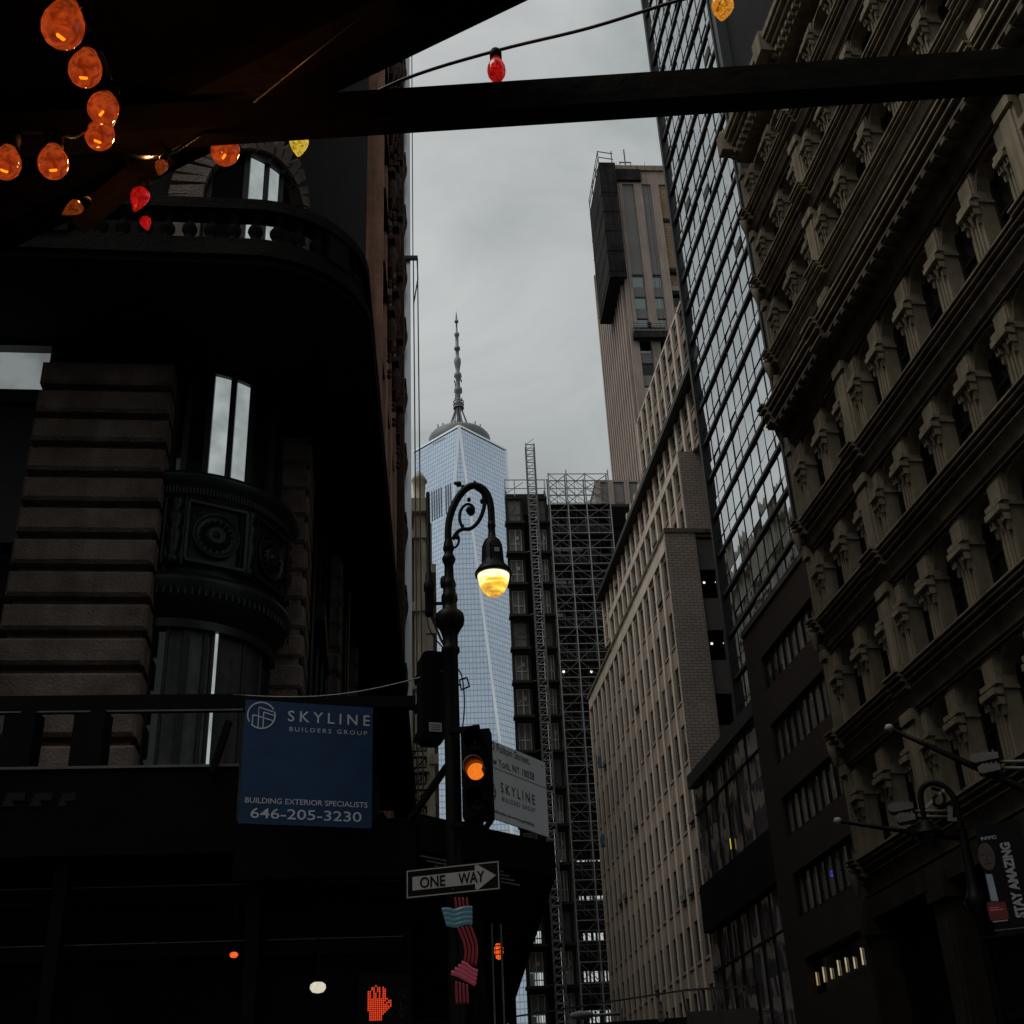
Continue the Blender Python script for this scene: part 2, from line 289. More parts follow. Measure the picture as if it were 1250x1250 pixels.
# ------------------------------------------------------------------ mesh builder
class MB:
    def __init__(s): s.v = []; s.f = []; s.m = []; s.smooth = []
    def add(s, verts, faces, mi=0, T=None, smooth=False):
        o = len(s.v)
        if T is not None: verts = [T @ Vector(p) for p in verts]
        s.v.extend([tuple(p) for p in verts]); s.f.extend([tuple(i + o for i in f) for f in faces]); s.m.extend([mi] * len(faces)); s.smooth.extend([smooth] * len(faces))
        return s
    def merge(s, other, T=None):
        o = len(s.v)
        s.v.extend([tuple(T @ Vector(p)) if T is not None else p for p in other.v])
        s.f.extend([tuple(i + o for i in f) for f in other.f]); s.m.extend(other.m); s.smooth.extend(other.smooth)
        return s
    def box(s, x0, x1, y0, y1, z0, z1, mi=0, T=None):
        v = [(x0, y0, z0), (x1, y0, z0), (x1, y1, z0), (x0, y1, z0), (x0, y0, z1), (x1, y0, z1), (x1, y1, z1), (x0, y1, z1)]
        f = [(0, 3, 2, 1), (4, 5, 6, 7), (0, 1, 5, 4), (1, 2, 6, 5), (2, 3, 7, 6), (3, 0, 4, 7)]
        return s.add(v, f, mi, T)
    def prism(s, poly, y0, y1, mi=0, T=None):      # polygon in x,z swept along y
        n = len(poly)
        v = [(p[0], y0, p[1]) for p in poly] + [(p[0], y1, p[1]) for p in poly]
        f = [tuple(range(n)), tuple(range(2 * n - 1, n - 1, -1))]
        f += [(i, n + i, n + (i + 1) % n, (i + 1) % n) for i in range(n)]
        return s.add(v, f, mi, T)
    def slab(s, poly, z0, z1, mi=0, T=None):       # polygon in x,y swept along z
        n = len(poly)
        v = [(p[0], p[1], z0) for p in poly] + [(p[0], p[1], z1) for p in poly]
        f = [tuple(range(n - 1, -1, -1)), tuple(range(n, 2 * n))]
        f += [(i, (i + 1) % n, n + (i + 1) % n, n + i) for i in range(n)]
        return s.add(v, f, mi, T)
    def bar(s, a, b, w, h=None, mi=0):             # square bar between two points
        a = Vector(a); b = Vector(b); d = (b - a)
        if d.length < 1e-6: return s
        d.normalize(); up = Vector((0, 0, 1)) if abs(d.z) < 0.95 else Vector((0, 1, 0))
        x = d.cross(up).normalized(); y = x.cross(d); h = h or w
        c = [(-w / 2, -h / 2), (w / 2, -h / 2), (w / 2, h / 2), (-w / 2, h / 2)]
        v = [a + x * p + y * q for p, q in c] + [b + x * p + y * q for p, q in c]
        return s.add(v, [(0, 1, 2, 3), (7, 6, 5, 4), (0, 4, 5, 1), (1, 5, 6, 2), (2, 6, 7, 3), (3, 7, 4, 0)], mi)
    def tube(s, pts, r, n=10, mi=0, closed=False):
        pts = [Vector(p) for p in pts]; k = len(pts); rr = r if isinstance(r, (list, tuple)) else [r] * k
        rings = []; prev = None
        for i, p in enumerate(pts):
            d = (pts[min(i + 1, k - 1)] - pts[max(i - 1, 0)]).normalized()
            if prev is None:
                up = Vector((0, 0, 1)) if abs(d.z) < 0.9 else Vector((1, 0, 0))
                x = d.cross(up).normalized()
            else:
                x = (prev - d * prev.dot(d)).normalized()
            prev = x; y = d.cross(x)
            rings.append([p + (x * cos(2 * pi * j / n) + y * sin(2 * pi * j / n)) * rr[i] for j in range(n)])
        v = [q for r_ in rings for q in r_]
        f = [(i * n + j, i * n + (j + 1) % n, (i + 1) * n + (j + 1) % n, (i + 1) * n + j) for i in range(k - 1) for j in range(n)]
        f += [tuple(range(n - 1, -1, -1)), tuple(range((k - 1) * n, k * n))]
        return s.add(v, f, mi, None, True)
    def lathe(s, prof, n=24, mi=0, T=None, smooth=True, a0=0, a1=2 * pi):   # profile (r, z)
        full = abs(a1 - a0 - 2 * pi) < 1e-6
        m = n if full else n + 1
        v = [(r * cos(a0 + (a1 - a0) * j / n), r * sin(a0 + (a1 - a0) * j / n), z) for r, z in prof for j in range(m)]
        f = []
        for i in range(len(prof) - 1):
            for j in range(n):
                j2 = (j + 1) % m
                f.append((i * m + j, i * m + j2, (i + 1) * m + j2, (i + 1) * m + j))
        return s.add(v, f, mi, T, smooth)
    def build(s, name, mats, parent=None, loc=None):
        me = bpy.data.meshes.new(name); me.from_pydata(s.v, [], s.f)
        mats = mats if isinstance(mats, (list, tuple)) else [mats]
        for m in mats: me.materials.append(M[m] if isinstance(m, str) else m)
        me.polygons.foreach_set('material_index', s.m); me.polygons.foreach_set('use_smooth', s.smooth)
        me.update()
        return put(name, me, parent, loc)
def put(name, me, parent=None, loc=None, rz=0):
    o = bpy.data.objects.new(name, me); C.objects.link(o)
    if parent: o.parent = parent
    if loc is not None: o.location = loc
    o.rotation_euler.z = rz
    return o
def tag(o, label=None, cat=None, group=None, kind=None):
    if label: o['label'] = label
    if cat: o['category'] = cat
    if group: o['group'] = group
    if kind: o['kind'] = kind
    return o
def thing(name, label, cat, loc=(0, 0, 0), rz=0, group=None):
    o = bpy.data.objects.new(name, None); C.objects.link(o); o.empty_display_size = 0.3
    o.location = loc; o.rotation_euler.z = rz
    return tag(o, label, cat, group)
def fthing(name, label, cat, fr, group=None):
    return thing(name, label, cat, (fr.o.x, fr.o.y, 0), fr.rz, group)
def copy_tree(o, parent=None):
    c = o.copy(); C.objects.link(c)
    if parent: c.parent = parent
    for ch in list(o.children): copy_tree(ch, c)
    return c
def repeat(name, mb, mats, parent, spots, key=None, limit=100):
    """first `limit` (nearest) as parts sharing a mesh, the rest as one part"""
    spots = sorted(spots, key=key) if key else spots
    if not spots: return
    first = mb.build(name, mats, parent, spots[0])
    for p in spots[1:limit]: put(name, first.data, parent, p)
    if len(spots) > limit:
        r = MB()
        for p in spots[limit:]: r.merge(mb, Matrix.Translation(p))
        tag(r.build(name, mats, parent), kind='stuff')
# lettering: built-in font turned into mesh, fitted to a box in x,z, standing y in front
def text_into(mb, s, x0, x1, z0, z1, y, mi=0, bold=0.0, spacing=1.0, shear=0.0, rot=None):
    cu = bpy.data.curves.new('lettering', 'FONT'); cu.body = s; cu.space_character = spacing; cu.offset = bold; cu.shear = shear
    cu.resolution_u = 3
    ob = bpy.data.objects.new('lettering', cu); me = bpy.data.meshes.new_from_object(ob)
    vs = [Vector(v.co) for v in me.vertices]; fs = [tuple(p.vertices) for p in me.polygons]
    bpy.data.objects.remove(ob); bpy.data.curves.remove(cu); bpy.data.meshes.remove(me)
    if not vs: return
    ax, bx = min(v.x for v in vs), max(v.x for v in vs); ay, by = min(v.y for v in vs), max(v.y for v in vs)
    if rot == 90:     # reads bottom to top
        pts = [(x0 + (1 - (v.y - ay) / (by - ay)) * (x1 - x0), y, z0 + (v.x - ax) / (bx - ax) * (z1 - z0)) for v in vs]
    elif rot == -90:  # reads top to bottom
        pts = [(x0 + (v.y - ay) / (by - ay) * (x1 - x0), y, z1 - (v.x - ax) / (bx - ax) * (z1 - z0)) for v in vs]
    else:
        pts = [(x0 + (v.x - ax) / (bx - ax) * (x1 - x0), y, z0 + (v.y - ay) / (by - ay) * (z1 - z0)) for v in vs]
    mb.add(pts, fs, mi)
def ring_into(mb, cx, cz, r, w, y, a0=0, a1=360, n=40, mi=0):
    v = []; f = []
    for i in range(n + 1):
        a = radians(a0 + (a1 - a0) * i / n)
        v += [(cx + (r - w / 2) * cos(a), y, cz + (r - w / 2) * sin(a)), (cx + (r + w / 2) * cos(a), y, cz + (r + w / 2) * sin(a))]
        if i < n: f.append((2 * i, 2 * i + 1, 2 * i + 3, 2 * i + 2))
    mb.add(v, f, mi)
def stroke_into(mb, a, b, w, y, mi=0):
    a = Vector((a[0], a[1])); b = Vector((b[0], b[1])); d = (b - a).normalized(); p = Vector((-d.y, d.x)) * w / 2
    mb.add([(q.x, y, q.y) for q in (a - p, b - p, b + p, a + p)], [(0, 1, 2, 3)], mi)
def logo_into(mb, cx, cz, r, w, y, mi=0):      # round skyline emblem: ring broken at two places and three stepped blocks
    ring_into(mb, cx, cz, r, w, y, 30, 212, 40, mi); ring_into(mb, cx, cz, r, w, y, 226, 380, 40, mi)
    S = lambda a, b: stroke_into(mb, (cx + a[0] * r, cz + a[1] * r), (cx + b[0] * r, cz + b[1] * r), w * 0.8, y, mi)
    S((-0.62, -0.72), (-0.62, 0.0)); S((-0.62, 0.0), (0.1, -0.16)); S((-0.2, -0.92), (-0.2, 0.62)); S((-0.2, 0.62), (0.86, 0.32))
    S((0.16, -0.95), (0.16, 0.26)); S((0.16, 0.26), (0.95, 0.04)); S((0.1, -0.16), (0.92, -0.38)); S((-0.2, 0.62), (-0.2, 0.2))

# ------------------------------------------------------------------ world, sun, camera
w = bpy.data.worlds.new('World'); scene.world = w; w.use_nodes = True
n, l = w.node_tree.nodes, w.node_tree.links
bg = n['Background']; bg.inputs['Strength'].default_value = 0.1
SUN_EL, SUN_AZ = 58, 252
sky = n.new('ShaderNodeTexSky'); sky.sky_type = 'NISHITA'; sky.sun_disc = False
sky.sun_elevation = radians(SUN_EL); sky.sun_rotation = radians(SUN_AZ); sky.air_density = 1.5; sky.dust_density = 4.0
bw = n.new('ShaderNodeRGBToBW'); l.new(sky.outputs[0], bw.inputs[0])
tc = n.new('ShaderNodeTexCoord')
mp = n.new('ShaderNodeMapping'); mp.inputs['Scale'].default_value = (1, 1, 1.6); mp.inputs['Rotation'].default_value = (0.3, 0.2, 0.9)
l.new(tc.outputs['Generated'], mp.inputs['Vector'])
no = n.new('ShaderNodeTexNoise'); no.inputs['Scale'].default_value = 4.2; no.inputs['Detail'].default_value = 9; no.inputs['Roughness'].default_value = 0.55; no.inputs['Distortion'].default_value = 0.7
l.new(mp.outputs[0], no.inputs['Vector'])
rp = n.new('ShaderNodeValToRGB'); rp.color_ramp.elements[0].position = 0.37; rp.color_ramp.elements[1].position = 0.66
rp.color_ramp.elements[0].color = (3.45, 3.76, 3.80, 1); rp.color_ramp.elements[1].color = (5.6, 5.85, 5.84, 1)
l.new(no.outputs['Fac'], rp.inputs['Fac'])
mxw = n.new('ShaderNodeMix'); mxw.data_type = 'RGBA'; mxw.inputs['Factor'].default_value = 0.9
l.new(bw.outputs[0], mxw.inputs['A']); l.new(rp.outputs[0], mxw.inputs['B']); l.new(mxw.outputs['Result'], bg.inputs['Color'])
sd = bpy.data.lights.new('overcast_sun', 'SUN'); sd.energy = 1.5; sd.angle = radians(40); sd.color = (1, 0.96, 0.9)
so = bpy.data.objects.new('overcast_sun', sd); C.objects.link(so)
sv = Vector((sin(radians(SUN_AZ)) * cos(radians(SUN_EL)), cos(radians(SUN_AZ)) * cos(radians(SUN_EL)), sin(radians(SUN_EL))))
so.rotation_euler = (-sv).to_track_quat('-Z', 'Y').to_euler(); so.location = (0, 0, 60)
cd = bpy.data.cameras.new('camera'); cam = bpy.data.objects.new('camera', cd); C.objects.link(cam); scene.camera = cam
cd.sensor_fit = 'HORIZONTAL'; cd.sensor_width = 36; cd.lens = 36 * F / 1250; cd.clip_start = 0.05; cd.clip_end = 6000
cx_ = Vector((BX.x, BY.x, BZ.x)); cy_ = -Vector((BX.y, BY.y, BZ.y)); cz_ = -Vector((BX.z, BY.z, BZ.z))
cam.matrix_world = Matrix(((cx_.x, cy_.x, cz_.x, EYE.x), (cx_.y, cy_.y, cz_.y, EYE.y), (cx_.z, cy_.z, cz_.z, EYE.z), (0, 0, 0, 1)))
vs = scene.view_settings
vs.view_transform = 'Standard'; vs.look = 'None'; vs.exposure = 0; vs.gamma = 1; vs.use_curve_mapping = False
scene.cycles.max_bounces = 8; scene.cycles.transparent_max_bounces = 12; scene.cycles.use_denoising = True
scene.cycles.sample_clamp_indirect = 4; scene.cycles.caustics_reflective = False; scene.cycles.caustics_refractive = False

# ------------------------------------------------------------------ ground
def struct(o): return tag(o, kind='structure')
g = MB(); g.add([(-3000, -3000, 0), (3000, -3000, 0), (3000, 3000, 0), (-3000, 3000, 0)], [(0, 1, 2, 3)]); struct(g.build('ground', 'road'))
def strip(pts, z0, z1, name, m):
    s = MB(); s.slab(pts, z0, z1); return struct(s.build(name, m))
strip([(-2.2, 17.5), (-40, 12), (-40, 11.3), (-0.5, 11.3), (1.1, 13.5), (-1.0, 40), (-7, 110), (-9, 110)], 0, 0.14, 'pavement', 'walk')
strip([(7.0, 40), (11.5, 12), (20, 12), (18, 40), (5, 140), (-1, 140)], 0, 0.14, 'pavement', 'walk')
strip([(-6, -8), (6, -8), (6, 2.6), (-6, 2.6)], 0, 0.12, 'pavement', 'walk')
for i in range(7):
    x = -0.2 + i * 0.95
    q = MB(); q.add([(x, 9.5, 0.004), (x + 0.45, 9.5, 0.004), (x + 0.45, 11.0, 0.004), (x, 11.0, 0.004)], [(0, 1, 2, 3)])
    struct(q.build('crossing_stripe', 'paint'))

# ================================================================== RIGHT SIDE
# ------------------------------------------------------------------ cast iron building
def cast_iron_building():
    a = -9.2; L = 36.8 * sin(radians(23.9)); S0 = 36.8 * cos(radians(23.9))
    fr = right_side(a, L, S0); W = 26.4; DEP = 14
    t = fthing('cast_iron_building', 'tall khaki cast iron building with rows of arched windows and stepped cornices', 'building', fr)
    belts = [9.1, 12.73, 16.25, 19.6, 23.6, 26.1, 29.25, 32.35, 35.3]
    MB().box(0.0, W, 0.46, DEP, 0, 36.2).build('wall', 'sidewall', t)
    big = [0.0, 4.65, 14.85]
    half = [0.55, 4.05, 5.22, 14.25, 15.45]
    cols = [2.35, 6.75, 8.65, 10.6, 12.5, 17.3, 19.2, 21.1, 23.0, 24.9]
    supports = sorted(half + cols)
    # belt cornices: three stepped mouldings, broken forward over the big pilasters, a hollow frieze below
    def prof(xa, xb, z, out, hh):
        m = MB()
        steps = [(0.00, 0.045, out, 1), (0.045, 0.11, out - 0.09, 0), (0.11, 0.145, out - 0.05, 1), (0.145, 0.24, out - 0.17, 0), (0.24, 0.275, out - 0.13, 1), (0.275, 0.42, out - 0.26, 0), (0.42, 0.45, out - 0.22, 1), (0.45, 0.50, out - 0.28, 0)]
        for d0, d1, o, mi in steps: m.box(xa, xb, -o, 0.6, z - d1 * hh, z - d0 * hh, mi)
        m.prism([(xa, z - 0.98 * hh), (xb, z - 0.98 * hh), (xb, z - 0.5 * hh), (xa, z - 0.5 * hh)], -0.13, 0.6)
        m.add([(xa, -0.18, z - 0.50 * hh), (xb, -0.18, z - 0.50 * hh), (xb, -0.28, z - 0.56 * hh), (xa, -0.28, z - 0.56 * hh)], [(3, 2, 1, 0)])
        m.add([(xa, -0.29, z - 0.97 * hh), (xb, -0.29, z - 0.97 * hh), (xb, -0.14, z - 0.97 * hh), (xa, -0.14, z - 0.97 * hh)], [(3, 2, 1, 0)])
        # scooped frieze
        k = 6
        vv = []; ff = []
        for i in range(k + 1):
            u = i / k; yy = -0.14 - 0.16 * (1 - sin(u * pi / 2)); zz = z - hh * (0.52 + 0.40 * u)
            vv += [(xa, yy, zz), (xb, yy, zz)]
            if i: ff.append((2 * i - 2, 2 * i, 2 * i + 1, 2 * i - 1))
        m.add(vv, ff, 0, None, True)
        return m
    for bi, z in enumerate(belts[:-1]):
        major = bi == 4
        out = 0.95 if major else 0.50; hh = 1.5 if major else 1.0
        m = prof(0, W, z + (0.55 if major else 0.25), out, hh)
        for xb in big:
            m.merge(prof(xb - (0.02 if xb == 0 else 0.42), xb + 0.42, z + (0.55 if major else 0.25) + 0.004, out + 0.17, hh))
        if major:
            for k in range(int(W / 0.55)): m.box(0.2 + k * 0.55, 0.42 + k * 0.55, -0.72, -0.2, z - 0.28, z - 0.06)
        m.build('cornice', ['khakidark', 'khaki'], t)  # lips lighter, recesses darker: caught light put into the colours
        # lion head / scroll ornament at the end of each belt
        o = MB()
        o.lathe([(0.0, -0.62), (0.06, -0.52), (0.09, -0.36), (0.14, -0.2), (0.17, 0.0), (0.13, 0.12), (0.07, 0.18), (0, 0.2)], 10, 0, Matrix.Translation((0.02, -0.46, z - 0.12)))
        for sx in (-0.1, 0.1): o.lathe([(0, -0.1), (0.07, -0.05), (0.08, 0.02), (0.05, 0.08), (0, 0.1)], 8, 0, Matrix.Translation((0.02 + sx, -0.54, z + 0.0)))
        o.box(-0.2, 0.12, -0.42, 0, z - 0.34, z - 0.26)
        o.build('end_ornament', 'khaki', t)
    # roof cornice with dentils
    m = MB()
    zt = belts[-1]
    for d0, d1, o in [(0, 0.25, 0.85), (0.25, 0.42, 0.76), (0.42, 0.62, 0.6), (0.62, 0.8, 0.46), (0.8, 1.05, 0.34)]: m.box(-0.05, W, -o, 0.6, zt + 1.0 - d1, zt + 1.0 - d0)
    for k in range(int(W / 0.34)): m.box(0.0 + k * 0.34, 0.16 + k * 0.34, -0.54, -0.34, zt + 0.02, zt + 0.19)
    for xb in big: m.box(max(xb - 0.35, -0.12), xb + 0.35, -0.97, -0.3, zt + 0.2, zt + 1.08)
    m.build('roof_cornice', 'khaki', t)
    # storeys
    for fi in range(len(belts) - 1):
        z0 = belts[fi] + (0.55 if fi == 4 else 0.25); z1 = belts[fi + 1] - (0.95 if fi == 3 else 0.75) + 0.05
        h = z1 - z0; zc = z0 + h * (0.64 if h > 1.9 else 0.6)          # capital level
        arch = 0.55 if fi < 4 else 0.28
        if fi == 4: zc = z0 + h * 0.66
        # big pilasters
        for xb in big:
            p = MB(); w0 = 0.33
            xa = 0.0 if xb == 0 else xb - w0
            p.box(xa, xb + w0, -0.30, 0.55, z0, z1)
            p.box(xa + 0.09, xb + w0 - 0.09, -0.355, -0.30, z0 + 0.25, z1 - 0.42)
            p.box(xa - 0.02, xb + w0 + 0.02, -0.40, -0.30, z1 - 0.30, z1 - 0.02)
            p.box(xa - 0.02, xb + w0 + 0.02, -0.38, -0.30, z0, z0 + 0.22)
            p.build('big_pilaster', 'khaki', t)
        # columns with scrolled capital, impost and ribs
        def column(hf):
            c = MB(); ww = 0.18 if hf else 0.29
            c.box(-ww, ww, -0.14, 0.42, z0, z1 - 0.1)
            for rx in ((-0.06, 0.06) if hf else (-0.14, 0.0, 0.14)): c.box(rx - 0.034, rx + 0.034, -0.185, -0.14, z0 + 0.2, zc - 0.35)
            c.box(-ww - 0.03, ww + 0.03, -0.21, -0.14, z0, z0 + 0.18)
            c.box(-ww - 0.05, ww + 0.05, -0.23, 0.36, zc - 0.02, zc + 0.07)          # impost
            c.box(-ww - 0.09, ww + 0.09, -0.30, -0.14, zc + 0.07, zc + 0.19)
            c.box(-ww - 0.05, ww + 0.05, -0.38, -0.14, zc - 0.16, zc - 0.02)
            for sx in (-ww - 0.03, ww - 0.11):                                       # framed square brackets
                for z_, d_ in ((zc - 0.02, 0.36), (zc - 0.22, 0.31)):
                    c.box(sx, sx + 0.14, -d_ + 0.05, -0.14, z_ - 0.17, z_)
                    for b0, b1, c0, c1 in ((0, 0.14, -0.022, 0), (0, 0.14, -0.17, -0.148), (0, 0.022, -0.148, -0.022), (0.118, 0.14, -0.148, -0.022)): c.box(sx + b0, sx + b1, -d_, -d_ + 0.05, z_ + c0, z_ + c1)
                c.prism([(sx + 0.02, zc - 0.39), (sx + 0.12, zc - 0.39), (sx + 0.09, zc - 0.62), (sx + 0.05, zc - 0.62)], -0.24, -0.14)
            c.lathe([(0.0, -0.34), (0.035, -0.28), (0.05, -0.16), (0.09, -0.07), (0.10, 0)], 7, 0, Matrix.Translation((0, -0.2, zc - 0.24)))
            c.box(-ww + 0.03, ww - 0.03, -0.20, -0.14, zc + 0.19, z1 - 0.25)
            return c
        repeat('column', column(False), 'khaki', t, [(x, 0, 0) for x in cols])
        repeat('half_column', column(True), 'khaki', t, [(x, 0, 0) for x in half])
        # arched window bays between supports
        for xa, xb in zip(supports[:-1], supports[1:]):
            if xb - xa < 1.25: continue
            la = xa + (0.18 if xa in half else 0.29); lb = xb - (0.18 if xb in half else 0.29)
            wv = lb - la; zs = z1 - 0.12 - arch
            m = MB(); k = 12; pts = []
            for i in range(k + 1):
                u = -1 + 2 * i / k
                pts.append((la + wv * (u + 1) / 2, zs + arch * math.sqrt(max(0, 1 - (abs(u) ** 2.3)))))
            for (p, q) in zip(pts[:-1], pts[1:]):
                m.add([(p[0], -0.02, p[1]), (q[0], -0.02, q[1]), (q[0], -0.02, z1), (p[0], -0.02, z1)], [(0, 1, 2, 3)])
                m.add([(p[0], -0.02, p[1]), (q[0], -0.02, q[1]), (q[0], 0.38, q[1]), (p[0], 0.38, p[1])], [(3, 2, 1, 0)])
                m.add([(p[0], -0.06, p[1]), (q[0], -0.06, q[1]), (q[0], -0.06, q[1] + 0.05), (p[0], -0.06, p[1] + 0.05)], [(0, 1, 2, 3)])
                m.add([(p[0], -0.06, p[1]), (q[0], -0.06, q[1]), (q[0], -0.02, q[1]), (p[0], -0.02, p[1])], [(3, 2, 1, 0)])
            m.build('arch', 'khaki', t)
            f = MB()
            for x0, x1 in ((la, la + 0.09), (lb - 0.09, lb)): f.box(x0, x1, 0.28, 0.44, z0, z1 - 0.1)
            f.box(la + 0.09, lb - 0.09, 0.29, 0.43, z0, z0 + 0.12)
            f.box(la + 0.09, lb - 0.09, 0.30, 0.43, z0 + h * 0.46, z0 + h * 0.46 + 0.07)
            f.box((la + lb) / 2 - 0.025, (la + lb) / 2 + 0.025, 0.31, 0.43, z0 + 0.12, z1 - 0.1)
            win = f.build('window', 'sash', t)
            pn = MB(); dz = random.uniform(-.004, .004)
            pn.add([(la + 0.05, 0.38 + dz, z0), (lb - 0.05, 0.38 - dz, z0), (lb - 0.05, 0.38 - dz, z1 - 0.08), (la + 0.05, 0.38 + dz, z1 - 0.08)], [(0, 1, 2, 3)])
            pn.build('pane', 'darkglass', win)
    # shop front at street level
    for xb in (0.0, 4.65, 9.7, 14.85):
        p = MB(); xa = max(xb - 0.42, 0.0)
        p.box(xa, xb + 0.42, -0.42, 0.6, 0.9, 8.0); p.box(xa, xb + 0.5, -0.55, 0.6, 0, 0.9)
        p.box(xa - 0.0, xb + 0.52, -0.56, 0.5, 7.35, 7.6); p.box(xa, xb + 0.47, -0.5, 0.5, 7.6, 7.75); p.box(xa, xb + 0.5, -0.54, 0.5, 0.9, 1.05)
        p.box(xa + 0.15, xb + 0.27, -0.47, -0.42, 1.4, 7.0)
        p.build('shop_pier', 'darkbrown', t)
    m = MB(); m.box(0, W, -0.35, 0.6, 7.75, 8.28); m.build('shop_fascia', 'darkbrown', t)
    for xa, xb in ((0.42, 4.23), (5.07, 9.28), (10.12, 14.4)):
        f = MB()
        for x in (xa, (xa + xb) / 2 - 0.05, xb - 0.1): f.box(x, x + 0.1, 0.30, 0.55, 0.5, 7.75)
        f.box(xa, xb, 0.31, 0.54, 4.6, 4.75); f.box(xa, xb, 0.29, 0.56, 0, 0.5)
        wn = f.build('shop_window', 'mullion', t)
        MB().box(xa, xb, 0.42, 0.46, 0.5, 7.7).build('pane', 'shopglass', wn)
    # window air conditioner on the sill
    MB().box(9.35, 9.95, -0.25, 0.5, 23.6 + 0.6, 24.6).build('air_conditioner', 'floodgray', t)
    return fr
BEN = cast_iron_building()

# ------------------------------------------------------------------ brown brick building with ribbon windows
def brown_building():
    a = -9.0; K = 15.25
    d1 = K / sin(radians(14.62 + 9.0)); s1 = d1 * cos(radians(23.62)); d0 = K / sin(radians(10.75 + 9.0)); s0 = d0 * cos(radians(19.75))
    fr = right_side(a, K, s0); W = s0 - s1
    t = fthing('brown_brick_building', 'low dark brown brick building with strip windows beside the khaki building', 'building', fr)
    zr = 19.75
    xw0, _ = fr.hit(948, 930); xw1, _ = fr.hit(1022, 900); xw0 = 1.62; xw1 = W - 0.72
    rows = [(17.05, 18.3), (14.35, 15.8), (11.85, 13.2), (9.25, 10.65)]
    low = (6.8, 8.0)
    wall = MB(); zs = [0] + [q for r in sorted(rows + [low]) for q in r] + [zr]
    for i in range(0, len(zs), 2): wall.box(0, W, 0, 11, zs[i], zs[i + 1])
    for r in rows + [low]:
        wall.box(0, xw0, 0, 11, r[0], r[1]); wall.box(xw1, W, 0, 11, r[0], r[1]); wall.box(xw0, xw1, 0.8, 11, r[0], r[1])
    wall.build('wall', 'brown', t)
    MB().box(-0.02, W, -0.06, 0.3, zr, zr + 0.22).build('coping', 'khakidark', t)
    for ri, (za, zb) in enumerate(rows):
        f = MB(); k = 8
        f.box(xw0, xw1, 0.10, 0.24, za, za + 0.09); f.box(xw0, xw1, 0.10, 0.24, zb - 0.09, zb)
        for i in range(k + 1):
            x = xw0 + (xw1 - xw0 - 0.07) * i / k; f.box(x, x + 0.09, 0.09, 0.25, za + 0.09, zb - 0.09)
        win = f.build('ribbon_window', 'mullion', t)
        p = MB()
        for i in range(k):
            x0 = xw0 + (xw1 - xw0) * i / k; x1 = xw0 + (xw1 - xw0) * (i + 1) / k
            e, g2 = random.uniform(-.02, .02), random.uniform(-.012, .012)
            p.add([(x0, 0.18 + e, za), (x1, 0.18 - e, za), (x1, 0.18 - e + g2, zb), (x0, 0.18 + e + g2, zb)], [(0, 1, 2, 3)])
        p.build('pane', 'ribbon', win)
        if ri == 3:
            q = MB(); cxx = xw0 + 0.5625 * (xw1 - xw0); ring_into(q, cxx, za + 0.75, 0.075, 0.035, 0.155, 40, 320, 20)
            q.build('ring_light', 'bluespot', win)
    f = MB(); f.box(xw0, xw1, 0.3, 0.4, low[0], low[1]); f.build('low_window', 'shopglass', t)
    for i in range(8):
        x = xw0 + 0.10 + (xw1 - xw0) * i / 8.2
        q = MB(); q.prism([(x, low[0] + 0.36), (x + 0.05, low[0] + 0.36), (x + 0.06, low[0] + 0.74 + 0.08 * sin(i * 2.3)), (x + 0.015, low[0] + 0.76 + 0.08 * sin(i * 2.3))], 0.25, 0.28); q.build('lit_slit', 'warmslit', t)
    sgn = MB(); text_into(sgn, 'CBD', 0.35, 0.55, 3.6, 4.5, -0.1, 0, rot=-90); sgn.build('lettering', 'bannerwhite', t)
    MB().box(0.25, 0.65, -0.09, 0, 3.4, 4.7).build('blade_sign', 'bannerblack', t)
brown_building()

# ------------------------------------------------------------------ low glass fronted building
def low_glass_building():
    a = -8.8; K = 15.4
    s0 = K / tan(radians(7.55 + 8.8)); s1 = K / tan(radians(11.35 + 8.8))
    fr = right_side(a, K, s0); W = s0 - s1 + 2.6; W0 = s0 - s1
    t = fthing('glass_fronted_building', 'low building with two violet mirror glass bands and dark metal bands', 'building', fr)
    zt = 17.45
    MB().box(0, W, 0.5, 5, 0, zt - 0.4).build('wall', 'sidewall', t)
    MB().box(-0.05, W, -0.14, 5, zt - 0.52, zt + 0.05).build('parapet', 'darkframe', t)
    MB().box(-0.05, W0, -0.12, 0.5, 10.9, 12.75).build('metal_band', 'sidewall', t)
    MB().box(-0.05, W0, -0.16, 0.5, 5.0, 5.35).build('metal_band', 'darkframe', t)
    for (za, zb, k) in ((12.75, zt - 0.52, 7), (5.35, 10.9, 8)):
        g = MB(); st = 2
        for i in range(k):
            for j in range(st):
                x0 = W0 * i / k; x1 = W0 * (i + 1) / k; z0 = za + (zb - za) * j / st; z1 = za + (zb - za) * (j + 1) / st
                e, q = random.uniform(-.02, .02), random.uniform(-.03, .03)
                g.add([(x0, 0.1 + e, z0), (x1, 0.1 - e, z0), (x1, 0.1 - e + q, z1), (x0, 0.1 + e + q, z1)], [(0, 1, 2, 3)])
        gl = g.build('glass_band', 'lowglass', t)
        m = MB()
        for i in range(1, k): m.box(W0 * i / k - 0.007, W0 * i / k + 0.007, 0.04, 0.16, za, zb)
        m.box(0, W0, 0.035, 0.15, (za + zb) / 2 + (zb - za) * 0.22, (za + zb) / 2 + (zb - za) * 0.22 + 0.05)
        m.build('mullion_grid', 'mullion', gl)
    MB().box(W0 * 0.42, W0 * 0.42 + 0.08, 0.015, 0.03, 13.25, 13.66).build('light_strip', 'yellowbar', t)
    MB().box(0.1, W0, 0.15, 0.4, 0, 5.0).build('shop_front', 'shopglass', t)
